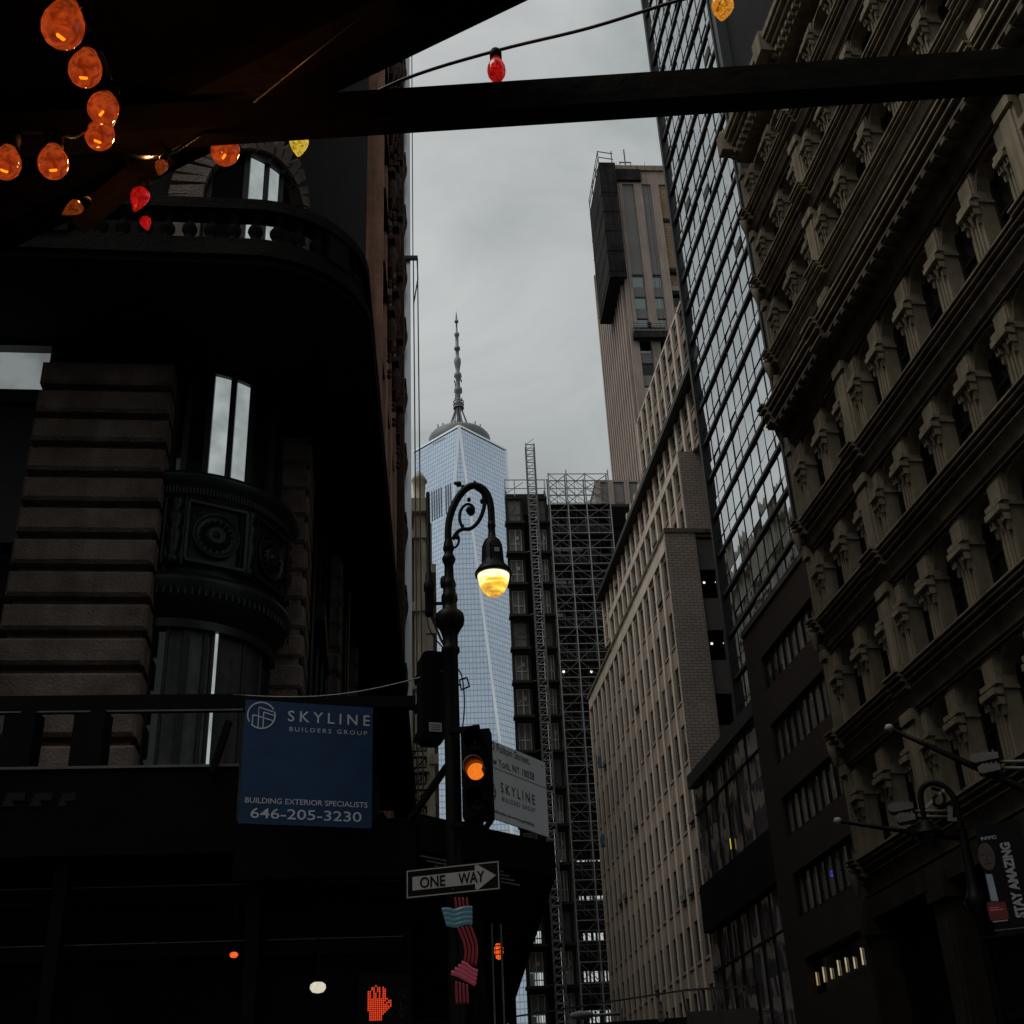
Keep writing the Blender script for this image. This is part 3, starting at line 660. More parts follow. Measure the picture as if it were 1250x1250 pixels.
low_glass_building()

# ------------------------------------------------------------------ tall glass tower on the right
def glass_hotel():
    a = -7.3; K = 21.0
    s1 = K / tan(radians(14.25 + 7.3)); s0 = K / tan(radians(10.12 + 7.3))
    fr = right_side(a, K, s0); W = s0 - s1; ZT = 99; FH = 2.62; Z0 = 14.2
    t = fthing('glass_tower', 'tall grey mirror glass tower with dark slanting floor bands behind the brown building', 'building', fr)
    b = MB(); b.box(0, W + 11, 0.5, 18, 0, ZT); b.build('wall', 'sidewall', t)
    e = MB(); e.box(-0.12, 0.24, -0.22, 0.5, 0, ZT); e.build('corner_frame', 'mullion', t)
    e = MB(); e.box(-0.24, -0.12, -0.16, 0.5, 0, ZT); e.build('corner_flashing', 'darkframe', t)
    e = MB(); e.box(W - 0.2, W + 0.05, -0.22, 0.5, 12, ZT); e.build('corner_frame', 'mullion', t)
    e = MB(); e.box(W + 0.05, W + 0.62, -0.12, 0.5, 12, ZT); e.build('edge_cladding', 'darkframe', t)
    nfl = int((ZT - Z0) / FH); xs = [0.22 + (W - 0.47) * i / 10 for i in range(11)]
    for k in range(nfl):
        z = Z0 + k * FH
        MB().box(0.24, W - 0.2, -0.07, 0.3, z, z + 0.20).build('floor_band', 'mullion', t)
        g = MB()
        for i in range(10):
            for (za, zb) in ((z + 0.20, z + 1.02), (z + 1.02, z + FH)):
                ea, q = random.gauss(0, .009), random.gauss(0, .012)
                g.add([(xs[i], 0.06 + ea, za), (xs[i + 1], 0.06 - ea, za), (xs[i + 1], 0.06 - ea + q, zb), (xs[i], 0.06 + ea + q, zb)], [(0, 1, 2, 3)])
        gl = g.build('glazing', 'skyglass', t)
        m = MB(); m.box(xs[0], xs[-1], 0.03, 0.1, z + 1.0, z + 1.022)
        for i in range(1, 10): m.box(xs[i] - 0.012, xs[i] + 0.012, 0.025, 0.1, z + 0.20, z + FH)
        for i in range(10):
            if random.random() < 0.025: m.box(xs[i] + 0.1, xs[i + 1] - 0.1, 0.0, 0.03, z + 1.04, z + FH - 0.9)
        m.build('mullion_grid', 'mullion', gl)
glass_hotel()

# ------------------------------------------------------------------ tan office building with setbacks
def ribbed_wall(t, x0, x1, z0, z1, fh, pitch, y=0.0, limit_wins=100, matrib='tan', zoff=0.0):
    """wall strip with projecting ribs, recessed windows and spandrels, local to t; y is the plane of the panels"""
    n = max(1, int(round((x1 - x0) / pitch))); p = (x1 - x0) / n
    nf = max(1, int(round((z1 - z0) / fh))); h = (z1 - z0) / nf
    wall = MB(); rw = p * 0.24; wx = (rw / 2 + 0.05, p - rw / 2 - 0.07)
    wz = (h * 0.32, h * 0.92)
    for k in range(nf):
        za = z0 + k * h
        wall.box(x0, x1, y, y + 0.5, za, za + wz[0]); wall.box(x0, x1, y, y + 0.5, za + wz[1], za + h)
        wall.box(x0, x1, y - 0.07, y, za + wz[0] - 0.20, za + wz[0] - 0.06)
        for i in range(n):
            xa = x0 + i * p
            wall.box(xa, xa + wx[0], y, y + 0.5, za + wz[0], za + wz[1]); wall.box(xa + wx[1], xa + p, y, y + 0.5, za + wz[0], za + wz[1])
    wall.build('wall', 'tanpanel', t)
    rb = MB(); rb.box(-rw / 2, rw / 2, y - 0.16, y, z0, z1)
    repeat('rib', rb, matrib, t, [(x0 + i * p, 0, 0) for i in range(n + 1)])
    wn = MB(); ww = wx[1] - wx[0]; wh = wz[1] - wz[0]
    wn.box(0, ww, y + 0.07, y + 0.2, 0, 0.08); wn.box(0, ww, y + 0.07, y + 0.2, wh * 0.5, wh * 0.5 + 0.07); wn.box(0, 0.05, y + 0.06, y + 0.21, 0, wh); wn.box(ww - 0.05, ww, y + 0.06, y + 0.21, 0, wh)
    wn.add([(0, y + 0.12, 0), (ww, y + 0.12, 0), (ww, y + 0.12, wh), (0, y + 0.12, wh)], [(0, 1, 2, 3)], 1)
    spots = [(x0 + i * p + wx[0], 0, z0 + k * h + wz[0]) for i in range(n) for k in range(nf)]
    rnd = random.Random(int(z0 * 10)); kinds = [rnd.random() for _ in spots]
    w2 = MB(); w2.merge(wn); w2.box(0.05, ww - 0.05, y + 0.10, y + 0.115, wh * rnd.uniform(0.55, 0.7), wh, 2)
    w3 = MB(); w3.merge(wn); w3.box(0.05, ww - 0.05, y + 0.10, y + 0.115, wh * 0.3, wh, 2); w3.box(0.05, ww - 0.05, y - 0.22, y + 0.1, 0.0, 0.42, 3)
    mats = ['graypanel', 'tanglass', 'blind', 'floodgray']; key = lambda q: -q[0] + 0.3 * q[2]
    repeat('window', wn, mats, t, [q for q, k in zip(spots, kinds) if k < 0.74], key=key, limit=int(limit_wins * 0.74))
    repeat('window', w2, mats, t, [q for q, k in zip(spots, kinds) if 0.74 <= k < 0.92], key=key, limit=int(limit_wins * 0.18))
    repeat('window', w3, mats, t, [q for q, k in zip(spots, kinds) if k >= 0.92], key=key, limit=max(2, int(limit_wins * 0.08)))
def tan_building():
    a = -7.5
    K = 19.9; s0 = K / tan(radians(3.3 + 7.5)); s1 = K / tan(radians(7.72 + 7.5))
    fr = right_side(a, K, s0); W = s0 - s1
    t = fthing('tan_office_building', 'long tan ribbed office building stepping up in setbacks beyond the glass buildings', 'building', fr)
    zA = 40.1
    ribbed_wall(t, 0, W, 8.5, zA - 1.1, 3.97, 1.98, 0.0, 62)
    m = MB(); m.box(0, W, -0.02, 0.5, 0, 8.5); m.build('base', 'graypanel', t)
    MB().box(0, W + 0.004, -0.18, 0.5, zA - 1.1, zA).build('parapet', 'tan', t)
    MB().box(-0.1, W, -0.3, -0.2, zA, zA + 0.25).build('coping', 'khakidark', t)
    MB().box(0, W - 0.02, 0.5, 14, 0, zA - 0.3).build('core', 'tanbrick', t)
    # end wall of the lowest block, facing the viewer: local plane x = W
    xb = 1.85   # depth of the brick pier before the window strip
    e = MB(); e.box(W - 0.02, W + 0.35, -0.22, xb, 0, zA); e.build('end_wall', 'tanbrick', t)
    MB().box(W - 0.05, W + 0.42, -0.25, 4.2, zA, zA + 0.3).build('coping', 'khakidark', t)
    e = MB(); e.box(W - 0.02, W + 0.40, 3.05, 3.8, 0, zA - 0.002); e.build('corner_pier', 'graypanel', t)
    fh = 4.3; k = 0; z = zA - 0.5
    while z > 8:
        MB().box(W - 0.02, W + 0.22, xb, 3.05, z - 2.15, z).build('spandrel_panel', 'graypanel', t)
        f = MB(); f.box(W - 0.02, W + 0.12, xb, 3.05, z - fh, z - fh + 0.14); f.box(W, W + 0.12, xb, xb + 0.09, z - fh + 0.14, z - 2.15); f.box(W, W + 0.12, 2.96, 3.05, z - fh + 0.14, z - 2.15)
        win = f.build('end_window', 'graypanel', t)
        MB().box(W - 0.01, W + 0.05, xb + 0.09, 2.96, z - fh + 0.14, z - 2.15).build('pane', 'darkglass', win)
        if k in (0, 1):
            s = MB(); s.box(W + 0.06, W + 0.10, xb + 0.22, xb + 0.36, z - 3.1, z - 2.96); s.box(W + 0.06, W + 0.10, 2.88, 2.92, z - 3.02, z - 2.97); s.build('ceiling_lamp', 'ceilspot', win)
        z -= fh; k += 1
    # second block
    K2 = 21.5; y2 = K2 - K
    s2 = K2 / tan(radians(8.85 + 7.5)); xe = s0 - s2
    zB = 46.5
    ribbed_wall(t, 4, xe, zA, zB - 0.6, 2.9, 1.98, y2, 40)
    MB().box(4, xe, y2 - 0.18, y2 + 0.5, zB - 0.6, zB).build('parapet', 'tan', t)
    MB().box(xe, xe + 0.35, y2 - 0.2, y2 + 6, zA - 0.2, zB).build('end_wall', 'tanbrick', t)
    MB().box(4, xe - 0.02, y2 + 0.5, 14, zA - 0.3, zB - 0.3).build('core', 'tanbrick', t)
    # third block with the dark ledge
    K3 = 22.5; y3 = K3 - K; zC = 1.5 + (41.9 - 1.5) * K3 / 18.35
    x3 = s0 - K3 / tan(radians(10.6 + 7.5))
    x30 = s0 - K3 / tan(radians(4.3 + 7.5))
    ribbed_wall(t, x30, x3, zB, zC, 2.65, 1.98, y3, 100)
    MB().box(x30, x3, y3 - 0.75, y3 + 0.5, zC, zC + 0.42).build('ledge', 'mullion', t)
    MB().box(x30, x3 - 0.02, y3 + 0.5, 14, zB - 0.3, zC + 0.2).build('core', 'tanbrick', t)
    K4 = 23.2; y4 = K4 - K; zD = 1.5 + 2.52 * K4
    x4 = s0 - K4 / tan(radians(11.0 + 7.5)); x40 = s0 - K4 / tan(radians(6.9 + 7.5))
    ribbed_wall(t, x40, x4, zC + 0.42, zD, 3.1, 1.98, y4, 100)
    MB().box(x40, x4, y4 - 0.1, 14, zD, zD + 0.25).build('coping', 'tan', t)
    MB().box(x40, x4 - 0.02, y4 + 0.5, 13.9, zC, zD - 0.02).build('core', 'tanbrick', t)
    x41 = s0 - K4 / tan(radians(5.9 + 7.5))
    ribbed_wall(t, x41, x40, zC + 0.42, zC + 3.9, 3.1, 1.98, y4, 100)
    MB().box(x41, x40 - 0.02, y4 + 0.5, 13.9, zC, zC + 3.9).build('core', 'tanbrick', t)
    return fr, W
TAN, TANW = tan_building()

def tan_shed():
    fr = facing(7.5, 44)
    x0, z0 = fr.hit(838, 1242); x1, z1 = fr.hit(920, 1203); x2, z2 = fr.hit(924, 1240)
    t = fthing('sidewalk_shed', 'grey sidewalk shed with railing at the foot of the tan building', 'shed', fr)
    MB().box(x0, x2, 0, 0.12, z2 - 0.35, z2 + 0.25).build('fascia', 'graypanel', t)
    MB().box(x0 - 6, x0, 0.02, 0.14, z2 - 0.9, z2 + 0.1).build('fascia', 'concdark', t)
    MB().box(x0 - 6, x2, 0.12, 3.0, z2 - 0.3, z2 - 0.1).build('deck', 'concdark', t)
    r = MB()
    for k in range(5):
        x = x0 + (x2 - x0) * k / 4.4; r.bar((x, 0.05, z2 + 0.25), (x - 0.05, 0.05, z1), 0.07)
    r.bar((x0, 0.05, z1), (x2 - 0.2, 0.05, z1), 0.06); r.bar((x0 - 6, 0.05, z1 - 0.5), (x0, 0.05, z1), 0.05)
    r.build('railing', 'galvdark', t)
    for k in range(4): MB().box(x0 - 5 + k * 3.0, x0 - 4.85 + k * 3.0, 0.1, 0.25, 0.14, z2 - 0.35).build('post', 'galvdark', t)
    s = MB(); xa, za = fr.hit(802, 1222); xb_, zb = fr.hit(811, 1247)
    n0 = MB().box(xa, xb_, -0.05, -0.02, zb, za); n0.build('notice', 'owwhite', t)
    q = MB(); h = za - zb
    for f0, f1 in ((0.08, 0.2), (0.52, 0.6), (0.86, 0.91)): q.box(xa + 0.05, xb_ - 0.05, -0.056, -0.05, za - f1 * h, za - f0 * h)
    q.build('printed_lines', 'ink', t)
tan_shed()

# ================================================================== FAR END OF THE STREET
# ------------------------------------------------------------------ stone tower wrapped in netting
def netted_tower():
    fr = facing(-5.0, 141 * cos(radians(11.9))); fr.x0 = 0
    xl = fr.hit(757, 300)[0]
    t = fthing('stone_tower', 'tall pinkish stone tower with black netting round its top corner', 'tower', fr)
    ZT = 1.5 + 0.943 * 141; W = 17.0; D = 21
    MB().box(xl + 0.5, xl + W, 0.5, D, 0, ZT - 0.5).build('core', 'towerpanel', t)
    MB().box(xl - 0.3, xl + W, -0.5, 9, ZT - 0.9, ZT).build('parapet', 'khaki', t)
    MB().box(xl, xl + W, -0.2, 9, ZT - 3.4, ZT - 0.9).build('attic', 'towerrib', t)
    MB().box(xl, xl + 4.0, -0.7, D - 0.3, ZT - 3.0, ZT - 0.92).build('cornice_shade', 'netting', t)  # dark box put in as the shade under the cornice
    # front: piers, grey bands and windows
    piers = [(0.0, 1.15), (2.85, 4.0), (5.35, 6.5), (9.0, 9.5), (12, 13), (15.8, 17)]
    for (a, b) in piers: MB().box(xl + a, xl + b, -0.35, 0.5, 0, ZT - 3.4).build('pier', 'towerrib', t)
    zwin = fr.hit(775, 335)[1]
    for (a, b) in ((1.15, 2.85), (4.0, 5.35)):
        MB().box(xl + a, xl + b, 0.0, 0.5, zwin, ZT - 3.4).build('grey_band', 'towerpanel', t)
        z = zwin - 0.2; k = 0
        while z > 60:
            MB().box(xl + a, xl + b, 0.0, 0.5, z - 3.7, z - 2.1).build('spandrel', 'towerpanel', t)
            f = MB(); f.box(xl + a + 0.12, xl + b - 0.12, 0.18, 0.5, z - 2.02, z - 0.1)
            win = f.build('window', 'towerwin' if k not in (4,) else 'darkglass', t)
            q = MB(); q.box(xl + a, xl + b, 0.06, 0.4, z - 2.1, z - 2.02); q.box(xl + a, xl + b, 0.06, 0.4, z - 0.1, z); q.box(xl + a, xl + a + 0.12, 0.06, 0.4, z - 2.02, z - 0.1); q.box(xl + b - 0.12, xl + b, 0.06, 0.4, z - 2.02, z - 0.1)
            q.build('frame', 'graypanel', win)
            z -= 3.7; k += 1
    zb = fr.hit(800, 328)[1]
    b = MB(); b.box(xl + 6.5, xl + 9.0, 0.05, 0.5, zb, ZT - 3.4); b.build('unclad_wall', 'tie', t)
    b = MB(); b.box(xl + 9.5, xl + 12, 0.05, 0.5, zb, ZT - 3.4); b.build('unclad_wall', 'tie', t)
    for (x0, x1, z0, z1) in ((7.75, 8.05, zb - 1, ZT - 3.4), (6.5, 9.0, zb + 8.5, zb + 9.1), (6.5, 9.0, zb - 0.7, zb), (10.6, 10.8, zb, ZT - 3.4)):
        MB().box(xl + x0, xl + x1, -0.15, 0.05, z0, z1).build('scaffold_rail', 'netting', t)
    z = zb - 0.9; k = 0
    while z > 66:
        for (a, bb) in ((6.55, 7.75), (8.1, 9.0)):
            MB().box(xl + a, xl + bb, 0.3, 0.5, z - 2.1, z).build('window', 'darkglass' if (k + int(a)) % 3 else 'tie', t)
            MB().box(xl + a, xl + bb, 0.0, 0.4, z - 3.0, z - 2.1).build('spandrel', 'towerrib', t)
            MB().box(xl + a, xl + bb, -0.1, 0.4, z - 3.7, z - 3.0).build('sill_gap', 'netting', t)
        MB().box(xl + 7.75, xl + 8.1, 0.0, 0.4, z - 3.7, z).build('pier', 'towerrib', t)
        z -= 3.7; k += 1
    s = MB(); s.box(xl + 7.2, xl + 7.32, 0.22, 0.27, fr.hit(815, 391)[1], fr.hit(815, 391)[1] + 0.3); s.build('ceiling_lamp', 'ceilspot', t)
    # left side: close ribs, receding from the corner
    rb = MB(); rb.box(-0.40, 0.0, -0.32, 0.32, 0, ZT - 3.4)
    repeat('side_rib', rb, 'towerrib', t, [(xl + 0.02, 0.9 + k * (D - 1.2) / 12, 0) for k in range(13)])
    MB().box(xl, xl + 0.5, 0, D, 0, ZT - 3.4).build('side_wall', 'towerpanel', t)
    wn = MB(); wn.box(-0.06, 0.02, -0.5, 0.5, 0, 1.9)
    spots = [(xl, 0.9 + (k + 0.5) * (D - 1.2) / 12, ZT - 12 - j * 3.7) for j in range(24) for k in range(12)]
    repeat('side_window', wn, 'darkglass', t, spots, key=lambda p: -p[2])
    # black netting round the top corner, with its boards seen from below
    za = fr.hit(752, 345)[1]; zn = fr.hit(740, 206)[1]
    xn = fr.hit(743, 345)[0]
    m = MB(); m.slab([(xn, -1.3), (xl + 0.25, -1.3), (xl + 0.25, -0.75), (xl - 0.02, -0.75), (xl - 0.02, 9.5), (xn, 9.5)], za, zn)
    m.build('debris_netting', 'netting', t)
    for k in range(int((zn - za - 1) / 3.6)): MB().box(xn - 0.05, xl + 0.24, -1.36, 9.55, za + 1 + k * 3.6, za + 1.1 + k * 3.6).build('scaffold_rail', 'netting', t)
    r = MB(); zr = zn
    for x, y in ((xn, -1.2), (xn + 2, -1.2), (xn, 2), (xn, 5.5), (xn, 9)): r.bar((x, y, zr), (x, y, zr + 2.3), 0.12)
    for dz in (1.1, 2.2): r.bar((xn, -1.2, zr + dz), (xn, 9.3, zr + dz), 0.10); r.bar((xn, -1.2, zr + dz), (xn + 2.2, -1.2, zr + dz - 0.4), 0.10)
    r.bar((xn, 0, zr), (xn, 6, zr + 2.2), 0.1)
    r.build('roof_railing', 'galvdark', t)
    x, z = fr.hit(763, 198); x2, z2 = fr.hit(763, 183)
    r = MB(); r.bar((x, 0, ZT), (x, 0, z2), 0.16); r.bar((x - 0.9, 0, ZT + 1.0), (x + 0.9, 0, ZT + 1.0), 0.14); r.bar((x - 0.8, 0, ZT), (x - 0.8, 0, ZT + 1.0), 0.1); r.bar((x + 0.8, 0, ZT), (x + 0.8, 0, ZT + 1.0), 0.1)
    r.build('roof_aerial', 'galvdark', t)
    # hanging work platform
    xa, zp = fr.hit(771, 408)
    p = fthing('hanging_platform', 'window cleaners hanging work platform on the face of the pinkish stone tower', 'work platform', fr)
    MB().box(xa, xa + 4.6, -1.5, -0.5, zp - 0.5, zp - 0.25).build('deck', 'floodgray', p)
    r = MB()
    for k in range(8): r.bar((xa + 0.1 + k * 0.63, -1.5, zp - 0.25), (xa + 0.1 + k * 0.63, -1.5, zp + 0.75), 0.07)
    for dz in (0.3, 0.75): r.bar((xa, -1.5, zp + dz), (xa + 4.6, -1.5, zp + dz), 0.07)
    r.build('railing', 'galvdark', p)
    MB().box(xa + 0.1, xa + 4.5, -0.95, -0.55, zp - 0.25, zp + 0.5).build('tool_boxes', 'concdark', p)
    MB().box(xa + 2.0, xa + 2.5, -1.45, -1.0, zp - 0.2, zp + 1.0).build('hoist_motor', 'black', p)
    MB().box(xa, xa + 4.6, -1.45, -0.55, zp - 1.5, zp - 0.52).build('hanging_sheet', 'netting', p)
    r = MB()
    for x in (xa + 0.2, xa + 4.4): r.bar((x, -1.0, zp - 0.3), (x, -1.0, ZT + 0.2), 0.04)
    r.build('suspension_cable', 'black', p)
    # low penthouse in front of the tower, seen over the scaffolded frame
    return fr
netted_tower()

# ------------------------------------------------------------------ frame building with hoist and scaffold
def frame_building():
    fr = facing(-5.0, 120.0); X = lambda u, v=620, y=0: fr.hit(u, v, y)[0]
    ZT = fr.hit(680, 607)[1]; FH = 3.62
    t = fthing('frame_building', 'dark open concrete frame building going up behind scaffolding and a hoist', 'building', fr)
    xa = X(617); xr = X(672) ; xe = X(744) + 16; DP = 10.5
    nf = int(ZT / FH)
    for k in range(nf + 1):
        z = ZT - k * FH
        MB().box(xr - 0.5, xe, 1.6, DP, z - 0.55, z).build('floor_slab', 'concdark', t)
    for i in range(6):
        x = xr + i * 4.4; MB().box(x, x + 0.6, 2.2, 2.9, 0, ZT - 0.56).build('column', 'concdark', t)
        if i % 2 == 0: MB().box(x, x + 0.6, DP - 1.4, DP - 0.6, 0, ZT - 0.56).build('column', 'concdark', t)
    for k in range(nf):          # site railings and boards at the back edge; daylight shows between the pickets
        z = ZT - (k + 1) * FH
        m = MB(); m.box(xr - 0.4, xe, DP - 0.5, DP - 0.42, z + 1.05, z + 1.2); m.box(xr - 0.4, xe, DP - 0.5, DP - 0.42, z, z + 0.25)
        x = xr - 0.3
        while x < xe:
            wv = random.choice((0.16, 0.2, 0.28)); m.box(x, x + wv, DP - 0.48, DP - 0.44, z + 0.25, z + 3.0); x += wv + random.choice((0.09, 0.13, 0.18, 0.3))
        m.build('picket_fence', 'concdark', t)
        MB().box(xr - 0.3, xr + random.uniform(3, 11), 1.5, 1.62, z + 0.0, z + 0.8).build('toe_board', 'concdark', t)
    # dark stories to the right of the scaffold: protective sheets hung floor by floor
    for k in range(9):
        z = ZT - k * FH
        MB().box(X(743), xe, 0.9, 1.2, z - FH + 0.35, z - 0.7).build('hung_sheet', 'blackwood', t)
    # hoist landing gates, two columns
    zs = []
    gl, gm0, gm1, gr = xa, X(638), X(654), X(668)
    for side, (x0, x1) in enumerate(((gl, gm0), (gm1, gr))):
        for k in range(19):
            z = fr.hit(640, 606)[1] - k * FH
            if z < 3: break
            fram = MB(); fram.box(x0, x1, -0.2, 0.3, z - 0.42, z - 0.12); fram.box(x0, x0 + 0.28, -0.1, 0.2, z - FH, z - 0.43); fram.box(x1 - 0.28, x1, -0.1, 0.2, z - FH, z - 0.43)
            fram.box(x0 - 0.15, x1 + 0.1, -0.9, 0.2, z - FH - 0.1, z - FH + 0.16)
            gate = fram.build('landing_gate', 'concdark', t)
            p = MB(); low = k >= 8 and (k * 7 + side * 3) % 5 != 0
            zt_, zb_ = z - 0.45, z - FH + 0.2; a, b = x0 + 0.28, x1 - 0.28
            zm = zb_ + 0.42 * (zt_ - zb_)
            if low: p.box(a, b, 0.1, 0.16, zm, zt_)
            else: p.box(a, b, 0.1, 0.16, zb_, zt_)
            p.build('gate_panel', 'gate', gate)
            e = MB(); q = [(a, a + 0.08), ((a + b) / 2 - 0.05, (a + b) / 2 + 0.05), (b - 0.08, b)]
            for (u0, u1) in q: e.box(u0, u1, 0.02, 0.095, zb_, zt_)
            e.box(a, b, 0.03, 0.09, zm - 0.05, zm + 0.05); e.box(a, b, 0.03, 0.09, zb_, zb_ + 0.08); e.box(a, b, 0.03, 0.09, zt_ - 0.08, zt_)
            if low:
                for u_ in (0.14, 0.32, 0.64, 0.82): e.box(a + u_ * (b - a), a + u_ * (b - a) + 0.07, 0.03, 0.09, zb_, zm)
                e.box(a, b, 0.04, 0.09, zb_ + 0.5, zb_ + 0.6); e.box(a + 0.02, a + random.uniform(0.2, 0.6) * (b - a), 0.1, 0.15, zb_, zm - 0.1)
            if random.random() < 0.7: e.box(a + 0.55 * (b - a), a + 0.75 * (b - a), -0.0, 0.02, zm + 0.5, zm + 0.9)
            if random.random() < 0.5: e.bar((a + 0.2, 0.0, zm + 0.2), ((a + b) / 2 + 0.1, 0.0, zm + 0.8), 0.06)
            e.build('gate_bars', 'gateframe' if (k % 4) else 'galvdark', gate)
    for x in (gl, gr - 0.25): MB().box(x, x + 0.2, 0.3, 0.6, 0, ZT + 1).build('gate_post', 'galvdark', t)
    MB().box(gl, gr, 0.3, 0.5, ZT - 2, ZT + 0.6).build('head_beam', 'concdark', t)
    MB().box(gm0 + 0.02, gm1 - 0.02, 0.25, 0.45, 0, ZT - 2).build('shaft_wall', 'blackwood', t)
    return fr, ZT, gl, gm0, gm1, gr
FB, FZT, GL, GM0, GM1, GR = frame_building()

def hoist_and_scaffold():
    X = lambda u, v=620: FB.hit(u, v)[0]
    # hoist mast: a square lattice tower
    x0, zt = FB.hit(640.5, 551); x1, _ = FB.hit(650.5, 551)
    t = fthing('hoist_mast', 'tall lattice hoist mast rising above the scaffolded frame building', 'hoist', FB)
    for (x, y) in ((x0, -1.6), (x1, -1.6), (x0, -0.85), (x1, -0.85)): MB().box(x - 0.06, x + 0.06, y - 0.06, y + 0.06, 0, zt).build('mast_post', 'galvdark', t)
    rung = MB(); h = 0.76
    rung.bar((x0, -1.6, 0), (x1, -1.6, 0), 0.07, 0.10); rung.bar((x0, -0.85, 0), (x1, -0.85, 0), 0.06)
    rung.bar((x0, -1.6, 0), (x0, -0.85, h), 0.05); rung.bar((x1, -1.6, 0), (x1, -0.85, h), 0.05); rung.bar((x0, -1.6, 0), (x1, -1.6, h), 0.045)
    repeat('mast_rung', rung, 'galv', t, [(0, 0, zt - 0.1 - k * h) for k in range(int(zt / h) - 1)])
    ties = MB(); ties.bar((x0, -0.8, 0), (x0 - 0.8, 0, 0.1), 0.07); ties.bar((x1, -0.8, 0), (x1 + 0.8, 0, 0.1), 0.07)
    repeat('mast_tie', ties, 'galvdark', t, [(0, 0, 4 + k * 7.24) for k in range(9)])
    # scaffold
    s = fthing('scaffold', 'tall grey tube scaffold with cross braces in front of the dark concrete frame', 'scaffold', FB)
    xs = [X(669.5), X(691.5), X(714), X(742.5)]; LH = 1.81; top = FB.hit(690, 586)[1]; ZB = 2.0
    for y in (-0.2, -1.5):
        for i, x in enumerate(xs): MB().box(x - 0.06, x + 0.06, y - 0.06, y + 0.06, 0, top + (0.4 if i % 2 else 0)).build('standard', 'galv' if y < -1 else 'galvdark', s)
    z = top - 0.1; k = 0
    while z > ZB:
        l_ = MB(); l_.bar((xs[0], -1.5, z), (xs[-1], -1.5, z), 0.075); l_.bar((xs[0], -1.5, z - 0.9), (xs[-1], -1.5, z - 0.9), 0.045)
        l_.build('ledger', 'galv', s)
        l_ = MB(); l_.bar((xs[0], -0.2, z - 0.1), (xs[-1], -0.2, z - 0.1), 0.09); l_.build('ledger', 'galvdark', s)
        for i in range(3):
            a = (xs[i], -1.5, z); b = (xs[i + 1], -1.5, z - LH)
            c = MB()
            if (i + k) % 2: c.bar(a, b, 0.06)
            else: c.bar((xs[i], -1.5, z - LH), (xs[i + 1], -1.5, z), 0.065)
            if i < 2 or k % 3 == 0: c.bar((xs[i], -0.2, z), (xs[i + 1], -0.2, z - LH), 0.05)
            if k < 2 or (i * 5 + k * 3) % 4 == 0: c.bar(a, b, 0.055) ; c.bar((xs[i], -1.5, z - LH), (xs[i + 1], -1.5, z), 0.055)
            if k < 33: c.build('brace', 'galvdark', s)
        for i in range(3):
            xm = (xs[i] + xs[i + 1]) / 2; q = MB(); q.bar((xm, -0.25, z), (xm, -0.25, z - LH), 0.05); q.bar((xs[i], -0.25, z - 0.5), (xm, -0.25, z - LH), 0.035); q.bar((xm, -0.25, z - 0.1), (xs[i + 1], -0.25, z - LH), 0.035)
            if k < 33: q.build('inner_tube', 'galvdark', s)
        if k > 1 and k % 2 == 0: MB().box(xs[0], xs[-1], -1.4, -0.3, z - 0.14, z - 0.06).build('plank_deck', 'concdark', s)
        z -= LH; k += 1
    # left side railing run above the gates
    r = MB(); zt2 = FB.hit(640, 587)[1]
    for u in (617, 629, 655, 666): r.bar((X(u), -0.2, FZT), (X(u), -0.2, zt2), 0.09)
    r.bar((X(617), -0.2, zt2), (X(668), -0.2, zt2), 0.08); r.bar((X(617), -0.2, FZT + 1.0), (X(668), -0.2, FZT + 1.0), 0.07); r.bar((X(617), -0.2, FZT + 0.3), (X(640), -0.2, zt2 - 0.3), 0.06)
    r.build('guard_rail', 'galv', s)
    # work lights strung through the scaffold floors
    for (u, v, m) in ((682, 671, 'label'), (690, 671, 'label'), (698, 671, 'label'), (707, 671, 'galv'), (680, 711, 'label'), (688, 711, 'label'), (697, 711, 'label'), (684, 751, 'label'), (688, 820, 'ceilspot'), (722, 820, 'ceilspot')):
        x, zz = FB.hit(u, v, 0.4)
        q = MB(); wv = 0.14 if m == 'ceilspot' else random.uniform(0.25, 0.42)
        if m == 'ceilspot':
            q.lathe([(0, -0.14), (0.12, -0.08), (0.14, 0), (0.12, 0.1), (0, 0.12)], 10, 0, Matrix.Translation((x, 0.4, zz))); tag(q.build('work_lamp', m, s))
        else:
            q.prism([(x - wv, zz - 0.16), (x + wv, zz - 0.2), (x + wv * 0.8, zz + 0.18), (x - wv * 0.9, zz + 0.22)], 0.38, 0.44); q.build('hung_tag', m, s)
    for (u, v) in ((770, 690), (733, 930), (737, 1025)):
        pass
hoist_and_scaffold()
def tarp(u, v, dist, lab):
    p = along(u, v, dist)
    t = MB(); pts = []
    for i in range(5):
        for j in range(7): pts.append((-0.5 + i * 0.25 + 0.08 * sin(j * 1.7), 0.12 * sin(i * 2.1 + j), -1.1 + j * 0.36 + 0.1 * sin(i)))
    t.add(pts, [(i * 7 + j, (i + 1) * 7 + j, (i + 1) * 7 + j + 1, i * 7 + j + 1) for i in range(4) for j in range(6)], 0, None, True)
    o = t.build('tarpaulin', 'tarp', None, p); sm = o.modifiers.new('thickness', 'SOLIDIFY'); sm.thickness = 0.02
    o.scale = (0.32, 0.32, 0.5)
    tag(o, lab, 'tarpaulin', 'blue tarpaulins on the scaffold')
tarp(769, 692, 108, 'blue tarpaulin high on the dark frame beside the tan roof edge')
tarp(732, 930, 103, 'blue tarpaulin halfway down between scaffold and tan building')
tarp(735.5, 1026, 103, 'blue tarpaulin lowest of three between scaffold and tan building')

